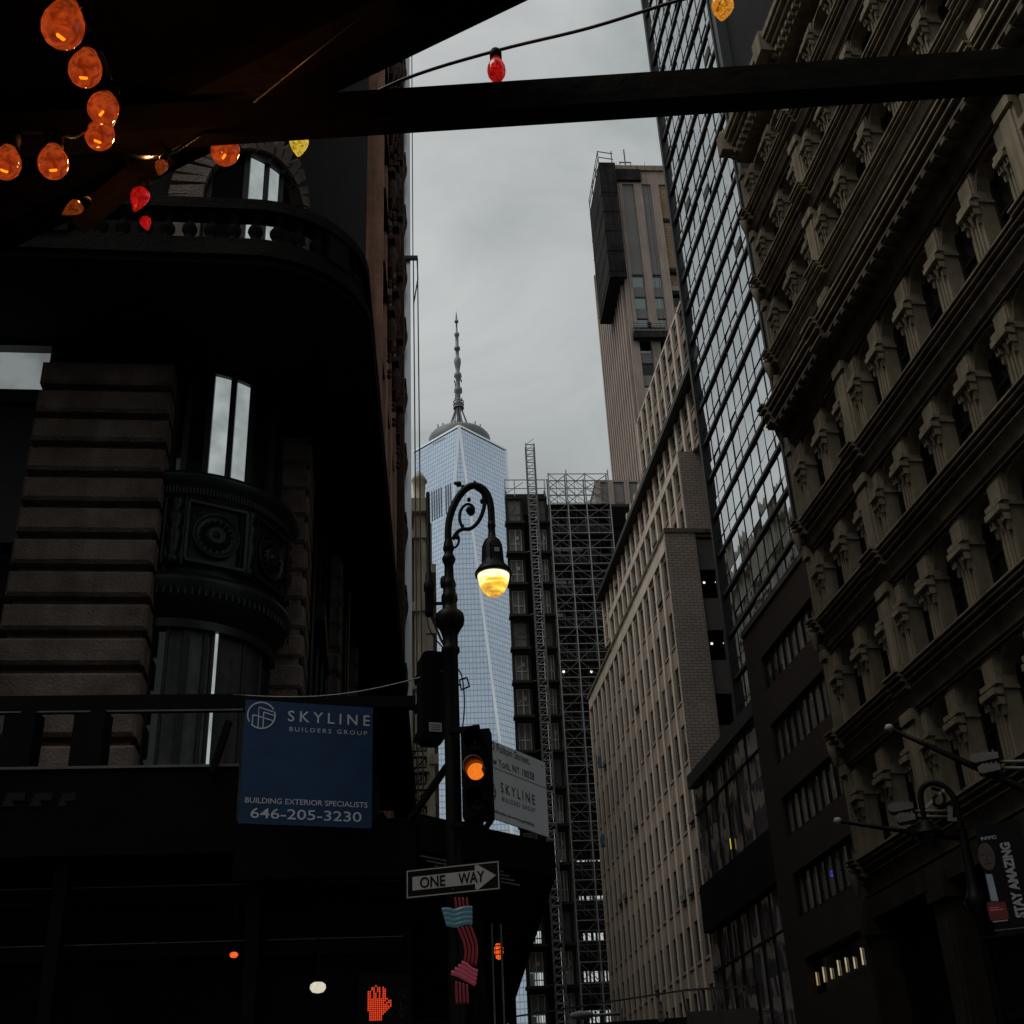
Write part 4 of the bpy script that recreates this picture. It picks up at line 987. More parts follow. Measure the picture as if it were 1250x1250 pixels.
def penthouse():
    fr = facing(-5.0, 133.0); x0, zt = fr.hit(727, 587); x1, _ = fr.hit(790, 587); _, zb = fr.hit(740, 614)
    t = fthing('stone_penthouse', 'small tan stone rooftop block seen over the top of the scaffold', 'building', fr)
    MB().box(x0, x1, 0, 8, 0, zt - 0.2).build('wall', 'towerpanel', t)
    MB().box(x0 - 0.1, x1, -0.2, 8, zt - 0.25, zt).build('coping', 'towerrib', t)
    for (u0, u1) in ((727, 733), (744, 749), (762, 768), (779, 783)):
        xa, xb = fr.hit(u0, 600)[0], fr.hit(u1, 600)[0]; MB().box(xa, xb, -0.3, 0, 0, zt - 0.26).build('pier', 'towerrib', t)
    for (u0, u1) in ((734, 743), (750, 761), (769, 778)):
        xa, xb = fr.hit(u0, 600)[0], fr.hit(u1, 600)[0]; MB().box(xa, xb, -0.06, 0, zb, zt - 0.6).build('window', 'towerpanel', t)
penthouse()

# ------------------------------------------------------------------ far glass skyscraper with mast
def skyscraper():
    Dc = 681; azc = -2.6
    fr = facing(azc, Dc)
    t = fthing('glass_skyscraper', 'tall blue tapering glass skyscraper with a spire at the end of the street', 'skyscraper', fr)
    B = 31.25; R = 29.0; zb, ztp = 56.0, 417.0
    base = [(-B, -B), (B, -B), (B, B), (-B, B)]; top = [(0, -R), (R, 0), (0, R), (-R, 0)]
    v = [(x, y, zb) for x, y in base] + [(x, y, ztp) for x, y in top]
    tris = []
    for i in range(4):
        j = (i + 1) % 4
        tris.append((i, j, 4 + i)); tris.append((j, 4 + (i + 1) % 4, 4 + i))
    names = ('glass_face',) * 8
    for tri in tris:
        p = [Vector(v[k]) for k in tri]; nrm = (p[1] - p[0]).cross(p[2] - p[0]).normalized()
        ux = Vector((-nrm.y, nrm.x, 0)).normalized()
        # split the face into a grid so every band of panes sits a hair differently
        me = bpy.data.meshes.new('glass_face'); me.from_pydata([tuple(q) for q in p], [], [(0, 1, 2)])
        uvl = me.uv_layers.new(name='UVMap')
        for li, q in enumerate(p): uvl.data[li].uv = (q.dot(ux) + 200, q.z)
        me.materials.append(M['towerglass']); put('glass_face', me, t)
    MB().box(-B - 0.2, B + 0.2, -B - 0.2, B + 0.2, 0, zb).build('podium', 'steel', t)
    for i in range(4):
        for k in (i, (i + 1) % 4):
            e = MB(); e.bar(v[k], v[4 + i], 1.45); e.build('edge_trim', 'steel', t)
        e = MB(); e.bar(v[4 + i], v[4 + (i + 1) % 4], 1.3); e.build('edge_trim', 'steel', t)
    # parapet light band and plant louvres on the left slanting face
    A, Bq, Cq = Vector(v[0]), Vector(v[7]), Vector(v[4])
    nl = (Bq - A).cross(Cq - A).normalized()
    if nl.y > 0: nl = -nl
    def onface(u_, v_):
        r = ray(u_, v_); o = EYE - fr.o; ol = Vector((o.dot(fr.x), o.dot(fr.y), o.z)); rl = Vector((r.dot(fr.x), r.dot(fr.y), r.z))
        k = (A - ol).dot(nl) / rl.dot(nl); return ol + rl * k + nl * 0.25
    m = MB()
    for k in range(9):
        u0 = 527 + k * 2.85
        if k == 5: continue
        a, b = onface(u0, 600 + k * -1.2), onface(u0 + 0.8, 636 + k * -1.5)
        m.bar(a, b, 0.55)
    m.build('plant_louvre', 'louvre', t)
    m = MB()
    for k in range(7):
        a = onface(529 + k * 2.3, 541.5 - k * 1.15); m.box(a.x - 0.4, a.x + 0.4, a.y - 0.3, a.y + 0.3, a.z - 0.4, a.z + 0.4)
    m.build('roof_signal', 'steel', t)
    # roof ring and mast
    ring = MB(); ring.lathe([(11, ztp - 2), (18.9, ztp - 2), (19.6, ztp + 4), (19.4, ztp + 8.0), (18.0, ztp + 10.0), (11, ztp + 10.6), (11, ztp - 2)], 48)
    rg = ring.build('mast_ring', 'spire', t)
    rim = MB()
    for k in range(26):
        a = 2 * pi * k / 26; rr = 17.6
        if k % 3: rim.box(rr * cos(a) - 0.35, rr * cos(a) + 0.35, rr * sin(a) - 0.35, rr * sin(a) + 0.35, ztp + 9.6, ztp + random.uniform(11, 12.8))
    rim.build('ring_equipment', 'spire', rg)
    fm = facing(-2.7, Dc); W = lambda px, v_: abs(fm.hit(555.5 + px, v_)[0] - fm.hit(555.5, v_)[0]); Z = lambda v_: fm.hit(556, v_)[1]
    prof = []
    for (v_, px) in ((380, 0.15), (385, 0.8), (391.5, 1.4), (391.6, 2.4), (393.6, 2.4), (393.7, 0.95), (407, 1.1), (407.2, 3.0), (410, 3.0), (411, 2.0), (424, 2.0), (424.2, 3.6), (427, 3.6), (427.3, 2.1), (438, 2.1), (438.2, 3.9), (443, 4.3), (449, 3.0), (454.5, 2.2), (456.5, 4.2), (460, 4.8), (462.5, 2.6), (473, 2.4), (474.5, 4.8), (479, 4.9), (481, 2.7), (490, 2.3), (491, 4.2), (494, 6.2), (498, 5.9), (500, 3.4), (502, 2.4), (516, 2.5), (524, 2.6)):
        prof.append((W(px, v_), Z(v_)))
    mm = MB(); mm.lathe(prof, 16); mast = mm.build('mast', 'spire', t)
    for v_ in (491, 494.5, 498.5):
        q = MB(); q.lathe([(W(5.6, v_), Z(v_) - 0.35), (W(6.6, v_), Z(v_) - 0.35), (W(6.6, v_), Z(v_) + 0.35), (W(5.6, v_), Z(v_) + 0.35)], 20); q.build('mast_gallery', 'spire', mast)
    for k in range(14):
        a = 2 * pi * k / 14 + 0.2
        for v_ in (465, 469, 484, 488):
            if (k + v_) % 3 == 0:
                r0 = W(4.3, v_); q = (r0 * cos(a), r0 * sin(a)); e = MB(); e.box(q[0] - 0.35, q[0] + 0.35, q[1] - 0.35, q[1] + 0.35, Z(v_) - 0.8, Z(v_) + 0.8); e.build('antenna_panel', 'spire', mast)
    for k in range(8):
        a = 2 * pi * k / 8 + 0.3; e = MB(); r0, r1 = W(3.6, 498), 8.5
        e.bar((r0 * cos(a), r0 * sin(a), Z(499)), (r1 * cos(a), r1 * sin(a), ztp + 9.8), 0.65); e.build('mast_stay', 'spire', mast)
skyscraper()

# ================================================================== LEFT SIDE
# ------------------------------------------------------------------ red brown ornamented building
def ornate_red_building():
    a = -3.0; K = 3.2; s0 = 41.6; s1 = 57
    fr = left_side(a, K, s0); W = s1 - s0; ZT = 84
    t = fthing('ornate_brick_building', 'tall red brown brick building with dark carved ornament behind the corner building', 'building', fr)
    MB().box(0, W, 0.9, 9, 0, ZT).build('wall', 'redbrick', t)
    MB().box(-11.3, -0.03, 2.0, 9, 0, ZT - 4).build('light_blocker', 'redbrick', t)  # unseen box added to block sky light on the facades opposite
    MB().box(-0.02, 0.6, -0.1, 9, 0, ZT).build('front_wall', 'redbrick', t)
    MB().box(-0.06, 0.5, -0.16, 0.4, 0, ZT - 1).build('corner_strip', 'redpier', t)
    nb = 4; p = W / nb
    for i in range(nb + 1):
        x = i * p; MB().box(x - 0.5 if i else 0.6, x + 0.9, -0.45, 0.9, 0, ZT - 2).build('pier', 'redbrick' if i < 5 else 'redpier', t)
        pass
    br = MB()
    br.lathe([(0, -1.2), (0.10, -1.0), (0.14, -0.7), (0.22, -0.35), (0.26, 0), (0.24, 0.3), (0.14, 0.6), (0, 0.7)], 9, 0, Matrix.Translation((0.0, -0.18, 3.0)))
    br.box(-0.5, 0.7, -0.36, 0.02, 3.7, 3.95); br.box(-0.35, 0.55, -0.22, 0.02, 2.2, 2.3)
    for k in range(5): br.lathe([(0, -0.16), (0.09, -0.08), (0.11, 0), (0.09, 0.08), (0, 0.16)], 7, 0, Matrix.Translation((0.18 * sin(k * 2.1), -0.1, 0.5 + k * 0.36)))
    repeat('carved_bracket', br, 'terra', t, [(i * p + 0.2, -0.45, 4 + 4.1 * k) for i in range(1, nb + 1) for k in range(18) if k >= 7 or i == nb], key=lambda q: q[0] + 0.3 * q[2])
    z = 4; k = 0
    while z < ZT - 4:
        b = MB(); b.box(0.62, W, -0.40 if z < 30 else -0.55, 0.9, z + 3.95, z + 4.1); b.box(0.62, W, -0.12, 0.9, z + 3.1, z + 3.95); b.build('carved_belt', 'terra', t)
        for i in range(nb):
            xa, xb = i * p + 1.2, (i + 1) * p - 0.8
            f = MB(); f.box(xa, xa + 0.15, 0.5, 0.8, z, z + 3.1); f.box(xb - 0.15, xb, 0.5, 0.8, z, z + 3.1); f.box((xa + xb) / 2 - 0.08, (xa + xb) / 2 + 0.08, 0.5, 0.8, z, z + 3.1)
            f.add([(xa, 0.72, z), (xb, 0.72, z), (xb, 0.72, z + 3.1), (xa, 0.72, z + 3.1)], [(0, 1, 2, 3)], 1)
            if k * nb + i < 100: f.build('window', ['sash', 'darkglass'], t)
        z += 4.1; k += 1
    MB().box(W - 1.2, W, -0.72, 0.9, 0, ZT).build('corner_pier', 'terra', t)
    MB().box(-0.3, W + 0.3, -1.0, 9, ZT, ZT + 1.5).build('roof_cornice', 'terra', t)
    # window cleaning outrigger with its cables hanging down the street side
    gy = fr.o + fr.x * (W + 0.3)
    f2 = facing(-4.9, 58)
    xa, z0 = f2.hit(502, 315); xb, _ = f2.hit(510, 315); _, zlow = f2.hit(516, 560); _, ztop = f2.hit(500, 60)
    o = fthing('window_rig', 'thin steel outrigger with hanging cables beside the red brown building', 'rig', f2)
    r = MB(); r.bar((xa - 1.5, 0, z0), (xb, 0, z0), 0.22); r.build('outrigger', 'darkframe', o)
    r = MB(); r.tube([(xb - 0.05, 0, z0), (xb, 0, z0 - 1.5), (xa + 0.35 * (xb - xa), 0, z0 - 3.3)], 0.04, 6); r.build('loose_rope', 'cable', o)
    for x in (xa + 0.12, xb - 0.02):
        r = MB(); r.bar((x, 0, z0), (x + 0.1, 0, 12), 0.07); r.build('cable', 'galvdark', o)
    r = MB(); x2 = f2.hit(503, 120)[0]; r.bar((x2, 0, ztop + 12), (x2, 0, z0), 0.06); r.build('cable', 'galvdark', o)
    r = MB(); r.bar((xa - 0.22, 0.3, 10), (xa - 0.22, 0.3, ztop + 14), 0.34, 0.3); r.build('mast_pole', 'steel', o)
ornate_red_building()

def cream_building():
    fr = facing(-4.0, 60); x1 = fr.hit(519.5, 700)[0]; x0 = x1 - 7.0; zt = fr.hit(515, 617)[1]
    t = fthing('cream_building', 'narrow cream stone building with corner pilaster and sash windows beyond the red brick one', 'building', fr)
    DP = 60
    MB().box(x0, x1 - 0.05, 0.3, DP, 0, zt).build('wall', 'cream', t)
    xp = fr.hit(506, 750)[0]
    m = MB(); m.box(xp, x1, -0.15, 0.6, 0, zt - 0.6); m.box(xp + 0.25, x1 - 0.12, -0.25, -0.15, 0.5, zt - 1.2); m.build('corner_pilaster', 'cream', t)
    MB().box(x0, x1 + 0.25, -0.5, DP, zt - 0.6, zt + 0.2).build('roof_cornice', 'cream', t)
    q = MB(); xm = fr.hit(511.5, 600)[0]; zq = fr.hit(511, 572)[1]
    q.lathe([(0.42, zt + 0.2), (0.42, zt + 0.5), (0.3, zt + 0.6), (0.36, zq - 0.7), (0.46, zq - 0.6), (0.3, zq - 0.3), (0.1, zq), (0, zq)], 12, 0, Matrix.Translation((xm, 0.4, 0))); q.build('urn', 'cream', t)
    FH = (fr.hit(500, 738)[1] - fr.hit(500, 832)[1]) / 1.0
    z = fr.hit(500, 738)[1]
    zz = [z + FH * k for k in range(2, -14, -1)]
    for z in zz:
        if z < 2 or z > zt - 1: continue
        MB().box(x0, x1 + 0.1, -0.32, 0.3, z - 0.5, z).build('belt', 'cream', t)
        for j, (f0, f1) in enumerate(((0.12, 0.36), (0.46, 0.86))):
            xa, xb = xp - 2.5, xp - 0.28
            za = z - FH + FH * (0.06 if j == 0 else 0.5); zb = za + FH * 0.34
            f = MB(); f.box(xa, xb, 0.02, 0.26, zb, zb + 0.12); f.box(xa, xb, 0.02, 0.26, (za + zb) / 2 - 0.05, (za + zb) / 2 + 0.05); f.box(xb - 0.1, xb, 0.02, 0.26, za, zb)
            f.box(xa, xb, 0.10, 0.26, za + 0.02, (za + zb) / 2 - 0.05, 1); f.box(xa, xb, 0.12, 0.26, (za + zb) / 2 + 0.05, zb, 2)
            f.build('window', ['sash', 'darkglass', 'creamfar'], t)
            MB().box(xa, xb, 0.05, 0.28, za - 0.5, za - 0.02).build('sill_panel', 'redpier', t)
    # long street side: rows of arched windows that the glass across the street mirrors
    nb = 12; nf = 10; fh = zt / nf
    wn = MB(); wn.prism([(-1.15, 0), (1.15, 0), (1.15, 2.0), (0.8, 2.55), (0, 2.8), (-0.8, 2.55), (-1.15, 2.0)], 0, 0.06)
    for i in range(nb): MB().box(x1 - 0.05, x1 + 0.35, 0.7 + i * 4.9, 1.9 + i * 4.9, 0, zt - 0.7).build('side_pier', 'cream', t)
    for k in range(1, nf): MB().box(x1 - 0.05, x1 + 0.55, 0.6, DP, k * fh - 0.25, k * fh + 0.25).build('side_belt', 'cream', t)
    base = wn.build('side_window', 'darkglass', t, (x1, 4.3, 0.9)); base.rotation_euler.z = pi / 2
    cnt = 1
    for k in range(nf):
        for i in range(nb - 1):
            if (k, i) == (0, 0) or cnt >= 100: continue
            o = put('side_window', base.data, t, (x1, 4.3 + i * 4.9, 0.9 + k * fh), pi / 2); cnt += 1
    # fire escape low on the corner
    e = fthing('fire_escape', 'thin black fire escape low on the corner of the cream building', 'fire escape', fr)
    for v_ in (905, 925, 945, 965, 985):
        xa, z = fr.hit(497, v_, -1.0); xb, _ = fr.hit(520, v_, -1.0)
        r = MB(); r.bar((xa, -1.0, z), (xb, -1.0, z), 0.09); r.bar((xa, -1.0, z - 0.5), (xb, -1.0, z - 0.5), 0.06); r.bar((xa, -1.0, z), (xa, 0, z), 0.07); r.bar((xb, -1.0, z), (xb, 0, z), 0.07)
        for k in range(5): r.bar((xa + (xb - xa) * k / 4, -1.0, z - 0.5), (xa + (xb - xa) * k / 4, -1.0, z), 0.04)
        r.bar((xa, -0.9, z - 0.9), (xb, -0.9, z), 0.05)
        r.build('landing', 'black', e)
cream_building()

# ------------------------------------------------------------------ dark corner building with rounded bay and balcony
CB = facing(-7.0, 15.5)
def corner_building():
    fr = CB; S = 0.0594
    t = fthing('corner_building', 'dark stone corner building with rounded bronze bay and curved balcony', 'building', fr)
    cx, cy = -2.8, 1.65
    def arc(r, a0=-90, a1=0, n=14): return [(cx + r * cos(radians(a0 + (a1 - a0) * i / n)), cy + r * sin(radians(a0 + (a1 - a0) * i / n))) for i in range(n + 1)]
    YE = 14.1; YL = 25.5
    m = MB(); pl = [(-15, 0.45)] + arc(1.20) + [(-1.5 + S * YL, YL), (-15, YL)]
    m.slab(pl, 0, 12.949); m.build('lower_wall', 'darkbrown', t)
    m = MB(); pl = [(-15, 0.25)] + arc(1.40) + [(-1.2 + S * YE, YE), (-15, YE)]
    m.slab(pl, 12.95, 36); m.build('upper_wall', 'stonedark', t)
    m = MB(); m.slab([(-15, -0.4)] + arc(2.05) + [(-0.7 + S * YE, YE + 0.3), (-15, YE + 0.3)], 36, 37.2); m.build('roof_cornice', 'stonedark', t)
    def block(mb, x0, x1, y0, y1, z0, z1, b=0.05, front='y'):
        v = [(x0, y1, z0), (x1, y1, z0), (x1, y1, z1), (x0, y1, z1), (x0, y0 + b, z0), (x1, y0 + b, z0), (x1, y0 + b, z1), (x0, y0 + b, z1),
             (x0 + b, y0, z0 + b), (x1 - b, y0, z0 + b), (x1 - b, y0, z1 - b), (x0 + b, y0, z1 - b)]
        f = [(0, 1, 5, 4), (1, 2, 6, 5), (2, 3, 7, 6), (3, 0, 4, 7), (4, 5, 9, 8), (5, 6, 10, 9), (6, 7, 11, 10), (7, 4, 8, 11), (8, 9, 10, 11)]
        mb.add(v, f)
    # rusticated pier facing the viewer
    z = 3.9; pier = MB(); ph = 0.472
    pier.box(-4.66, -2.98, 0.04, 0.44, 3.0, 12.4)
    while z < 12.3:
        block(pier, -4.72, -2.90, -0.16, 0.40, z, z + ph - 0.115, 0.045); z += ph
    pier.build('rusticated_pier', 'stone', t)
    # quoin piers along the street side
    for (y0, x0, wd, ln, nm) in ((1.95, -1.42, 0.40, 1.45, 0), (6.1, -0.98, 0.38, 1.5, 1), (10.4, -0.72, 0.38, 1.5, 2), (15.0, -0.45, 0.38, 1.5, 3), (19.6, -0.18, 0.38, 1.5, 4), (23.9, 0.08, 0.38, 1.5, 5)):
        q = MB(); z = 3.9
        q.box(x0 - 0.3, x0 + wd - 0.07, y0 + 0.06, y0 + ln - 0.05, 3.0, 12.4)
        while z < 12.3:
            v0 = len(q.v); b = 0.045; X0, X1, Y0, Y1, Z0, Z1 = x0 - 0.3, x0 + wd, y0, y0 + ln, z, z + ph - 0.105
            q.add([(X0, Y0, Z0 + b), (X1 - b, Y0, Z0 + b), (X1 - b, Y0, Z1 - b), (X0, Y0, Z1 - b), (X1, Y0 + b, Z0 + b), (X1, Y1, Z0 + b), (X1, Y1, Z1 - b), (X1, Y0 + b, Z1 - b),
                   (X0, Y0 + b, Z0), (X1 - b, Y0 + b, Z0), (X1 - b, Y1, Z0), (X0, Y0 + b, Z1), (X1 - b, Y0 + b, Z1), (X1 - b, Y1, Z1)],
                  [(0, 1, 2, 3), (4, 5, 6, 7), (1, 4, 7, 2), (8, 9, 1, 0), (3, 2, 12, 11), (9, 10, 5, 4), (7, 6, 13, 12), (1, 9, 4), (2, 7, 12), (8, 11, 12, 13, 10, 9)])
            z += ph
        q.build('quoin_pier', 'stone', t)
    # left hand window, its upper pane glowing in place of reflected sky
    xl = fr.hit(60, 460)[0]; _, zt_ = fr.hit(30, 431, 0.35); _, zb_ = fr.hit(30, 487, 0.35)
    f = MB(); f.box(xl - 0.08, xl + 0.24, 0.18, 0.44, 4, zt_ + 0.15); f.box(-9, xl + 0.24, 0.10, 0.44, zb_ - 0.22, zb_); f.box(-9, xl + 0.24, 0.16, 0.44, zt_, zt_ + 0.2); f.box(-9, xl + 0.2, 0.2, 0.44, zb_ - 2.4, zb_ - 0.22)
    f.box(-7.2, -7.08, 0.2, 0.44, 4, zt_)
    win = f.build('side_window', 'bronze', t)
    MB().add([(-9, 0.36, zb_), (xl - 0.08, 0.36, zb_), (xl - 0.08, 0.345, zt_), (-9, 0.345, zt_)], [(0, 1, 2, 3)]).build('upper_pane', 'dimglowpane', win)
    MB().add([(-9, 0.36, 4), (xl, 0.36, 4), (xl, 0.36, zb_ - 2.4), (-9, 0.36, zb_ - 2.4)], [(0, 1, 2, 3)]).build('lower_pane', 'shopglass', win)
    # bronze bay round the corner
    T = Matrix.Translation((cx, cy, 0)); rg = dict(a0=radians(-96), a1=radians(6))
    zA, zB = 8.97, 10.60
    sp = MB()
    sp.lathe([(1.2, zA - 0.55), (1.36, zA - 0.5), (1.42, zA - 0.3), (1.50, zA - 0.26), (1.54, zA - 0.1), (1.60, zA), (1.60, zA + 0.08), (1.50, zA + 0.12), (1.46, zA + 0.18), (1.46, zB - 0.34), (1.52, zB - 0.30), (1.53, zB - 0.2), (1.60, zB - 0.16), (1.66, zB - 0.06), (1.66, zB), (1.2, zB)], 40, 0, T, True, **rg)
    for k in range(60):      # egg and dart row under the ledge
        a = radians(-94 + k * 1.7); r = 1.55; sp.box(cx + r * cos(a) - 0.012, cx + r * cos(a) + 0.012, cy + r * sin(a) - 0.012, cy + r * sin(a) + 0.012, zB - 0.30, zB - 0.2)
        if k % 2: sp.box(cx + 1.565 * cos(a) - 0.012, cx + 1.565 * cos(a) + 0.012, cy + 1.565 * sin(a) - 0.012, cy + 1.565 * sin(a) + 0.012, zA - 0.2, zA - 0.1)
    spn = sp.build('bay_spandrel', 'bronze', t)
    zm = (zA + zB) / 2 - 0.05
    def onarc(phi, r=1.47): a = radians(-90 + phi); return Matrix.Translation((cx + r * cos(a), cy + r * sin(a), zm)) @ Matrix.Rotation(radians(phi), 4, 'Z')
    for phi in (25, 63):
        q = MB(); TT = onarc(phi)
        R90 = Matrix.Rotation(pi / 2, 4, 'X')
        q.lathe([(0.33, 0), (0.345, 0.035), (0.325, 0.05), (0.30, 0.02), (0.27, 0.0), (0.15, 0.01), (0.14, 0.05), (0.10, 0.06), (0.06, 0.03), (0.04, 0.07), (0, 0.08)], 32, 0, TT @ R90)
        for k in range(16):
            a = 2 * pi * k / 16; q.lathe([(0, -0.03), (0.035, 0), (0, 0.03)], 6, 0, TT @ R90 @ Matrix.Translation((0.20 * cos(a), 0.20 * sin(a), 0.04)))
        for (x0, x1, z0, z1) in ((-0.42, 0.42, 0.43, 0.47), (-0.42, 0.42, -0.47, -0.43), (-0.44, -0.40, -0.43, 0.43), (0.40, 0.44, -0.43, 0.43)): q.box(x0, x1, -0.05, 0.03, z0, z1, 0, TT)
        q.build('medallion', 'bronze', spn)
    for phi in (3, 44, 83):
        q = MB(); TT = onarc(phi, 1.49)
        q.lathe([(0, -0.52), (0.10, -0.5), (0.11, -0.42), (0.06, -0.36), (0.10, -0.2), (0.13, -0.05), (0.07, 0.05), (0.12, 0.15), (0.13, 0.24), (0.06, 0.32), (0.10, 0.40), (0.12, 0.5), (0, 0.52)], 10, 0, TT)
        q.box(-0.15, -0.12, -0.03, 0.03, -0.5, 0.5, 0, TT); q.box(0.12, 0.15, -0.03, 0.03, -0.5, 0.5, 0, TT)
        q.build('bronze_figure', 'bronze', spn)
    def curved_window(name, z0, z1, r, edges, mul, lit=()):
        f = MB()
        f.lathe([(r + 0.03, z0 - 0.02), (r + 0.10, z0 - 0.02), (r + 0.10, z0 + 0.10), (r + 0.03, z0 + 0.10)], 30, 0, T, False, **rg)
        f.lathe([(r + 0.03, z1 - 0.10), (r + 0.10, z1 - 0.10), (r + 0.10, z1 + 0.02), (r + 0.03, z1 + 0.02)], 30, 0, T, False, **rg)
        for e in edges:
            a = radians(-90 + e); rr = r + 0.02
            p = Vector((cx + rr * cos(a), cy + rr * sin(a), 0)); f.bar(p + Vector((0, 0, z0)), p + Vector((0, 0, z1)), mul)
        w = f.build(name, 'bronze', t)
        for e0, e1 in zip(edges[:-1], edges[1:]):
            g = MB(); a0, a1 = radians(-90 + e0), radians(-90 + e1)
            p0, p1 = (cx + r * cos(a0), cy + r * sin(a0)), (cx + r * cos(a1), cy + r * sin(a1))
            g.add([(p0[0], p0[1], z0), (p1[0], p1[1], z0), (p1[0], p1[1], z1), (p0[0], p0[1], z1)], [(0, 1, 2, 3)])
            g.build('pane', 'glowpane' if e0 in lit else ('curtain' if z1 < 9 and e0 in (4, 15.6, 26, 34.5, 53) else 'darkglass'), w)
        return w
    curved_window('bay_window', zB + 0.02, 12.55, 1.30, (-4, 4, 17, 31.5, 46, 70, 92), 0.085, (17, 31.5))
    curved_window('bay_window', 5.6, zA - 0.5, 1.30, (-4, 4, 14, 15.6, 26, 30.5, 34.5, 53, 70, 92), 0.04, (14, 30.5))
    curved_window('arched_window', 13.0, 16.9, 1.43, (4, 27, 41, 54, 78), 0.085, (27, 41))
    # stone arch round the upper window, wrapped on the corner
    ar = MB(); rW = 1.62; zs = 15.7
    def wrap(s, z, r): a = radians(-90 + 41) + s / 1.45; return (cx + r * cos(a), cy + r * sin(a), z)
    prev = None; k = 22
    path = [(-1.0, 12.95), (-1.0, 13.6), (-1.0, 14.2), (-1.0, 14.8), (-1.0, 15.4)] + [(-1.0 * cos(pi * i / k), zs + 1.25 * sin(pi * i / k)) for i in range(k + 1)] + [(1.0, 15.4), (1.0, 14.8), (1.0, 14.2), (1.0, 13.6), (1.0, 12.95)]
    for i, (p, q) in enumerate(zip(path[:-1], path[1:])):
        g = 0.04
        d = Vector((q[0] - p[0], q[1] - p[1])); nn = Vector((-d.y, d.x)).normalized() * 0.5
        if d.length < 1e-6: continue
        dd = d.normalized() * g if i % 2 == 0 else Vector((0, 0))
        a0 = (p[0] + dd.x, p[1] + dd.y); b0 = q
        pts = [a0, b0, (b0[0] + nn.x, b0[1] + nn.y), (a0[0] + nn.x, a0[1] + nn.y)]
        v = [wrap(*c, 1.40) for c in pts] + [wrap(*c, rW) for c in pts]
        ar.add(v, [(4, 5, 6, 7), (0, 4, 7, 3), (1, 2, 6, 5), (0, 1, 5, 4), (3, 7, 6, 2)])
    ar.build('arch_surround', 'stone', t)
    # balcony: stepped cornice slab, soffit brackets, balustrade
    def outline(o):
        pts = [(-15, -2.25 - o)]
        r = 1.6 + o
        pts += [(-1.7 + r * cos(radians(-90 + 90 * i / 14)), -0.6 + r * sin(radians(-90 + 90 * i / 14))) for i in range(15)]
        pts += [(-0.1 + o + S * (YL + 0.6), YL)]
        return pts
    inner = [(-2 + S * YL, YL), (-2.2, 2.4), (-15, 2.4)]
    b = MB()
    for z0, z1, o in ((12.50, 12.60, -0.05), (12.60, 12.72, 0.02), (12.72, 12.80, -0.02), (12.80, 12.86, -0.08)): b.slab(outline(o) + outline(-0.7)[::-1], z0, z1)
    b.slab(outline(-0.08) + inner, 12.86, 12.88)
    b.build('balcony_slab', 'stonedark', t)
    def along_outline(o, step):
        p = [Vector((x, y)) for x, y in outline(o)]; out = []; acc = 0.0; nxt = 0.3
        for a, c in zip(p[:-1], p[1:]):
            L = (c - a).length
            while nxt <= acc + L:
                u = (nxt - acc) / L; q = a + (c - a) * u; d = (c - a).normalized(); out.append((q.x, q.y, atan2(d.y, d.x))); nxt += step
            acc += L
        return out
    rail = MB(); on = outline(-0.02); off = outline(-0.34)
    rail.slab(on + off[::-1], 13.42, 13.60); rail.build('top_rail', 'stonedark', t)
    rail = MB(); rail.slab(outline(-0.08) + outline(-0.30)[::-1], 12.88, 12.96); rail.build('bottom_rail', 'stonedark', t)
    bal = MB(); bal.lathe([(0.085, 12.96), (0.085, 13.0), (0.05, 13.02), (0.065, 13.06), (0.105, 13.14), (0.10, 13.19), (0.05, 13.28), (0.045, 13.33), (0.07, 13.36), (0.08, 13.38), (0.08, 13.42)], 10)
    spots = along_outline(-0.18, 0.29); first = None; nb = 0
    for i, (x, y, a) in enumerate(spots):
        if i % 13 == 10:
            p = MB(); p.box(-0.19, 0.19, -0.13, 0.13, 12.961, 13.419); o = p.build('pedestal', 'stonedark', t, (x, y, 0)); o.rotation_euler.z = a; continue
        if nb >= 100: continue
        nb += 1
        if first is None: first = bal.build('baluster', 'stonedark', t, (x, y, 0))
        else: put('baluster', first.data, t, (x, y, 0), a)
    # bronze window strips along the street side
    for (y0, y1) in ((3.5, 6.0), (7.7, 10.3), (12, 14.9), (16.6, 19.5), (21.2, 23.8)):
        m = MB(); x = -1.3 + S * y0
        for k in range(4):
            y = y0 + (y1 - y0) * k / 3; m.tube([(x + 0.1 + S * (y - y0), y, 4), (x + 0.1 + S * (y - y0), y, 12.3)], 0.045, 6)
        for z in (8.3, 9.9): m.box(x - 0.1, x + 0.3, y0, y1, z, z + 0.3)
        w = m.build('street_window', 'bronze', t)
        g = MB(); g.add([(x, y0, 4), (x + S * (y1 - y0), y1, 4), (x + S * (y1 - y0), y1, 12.3), (x, y0, 12.3)], [(0, 1, 2, 3)]); g.build('pane', 'darkglass', w)
    # conduits running up the street side
    for dx, y in ((0.02, 6.02), (0.07, 5.95)):
        c = MB(); c.tube([(-0.52 + dx, y - 0.1, 4.5), (-0.52 + dx, y - 0.1, 11.5)], 0.014, 6); c.build('pale_tube', 'palesteel', t)
    # shop floor below
    m = MB(); m.box(-15, -2.6, 0.2, 0.44, 0, 3.9); m.build('shop_front', 'shopglass', t)
corner_building()

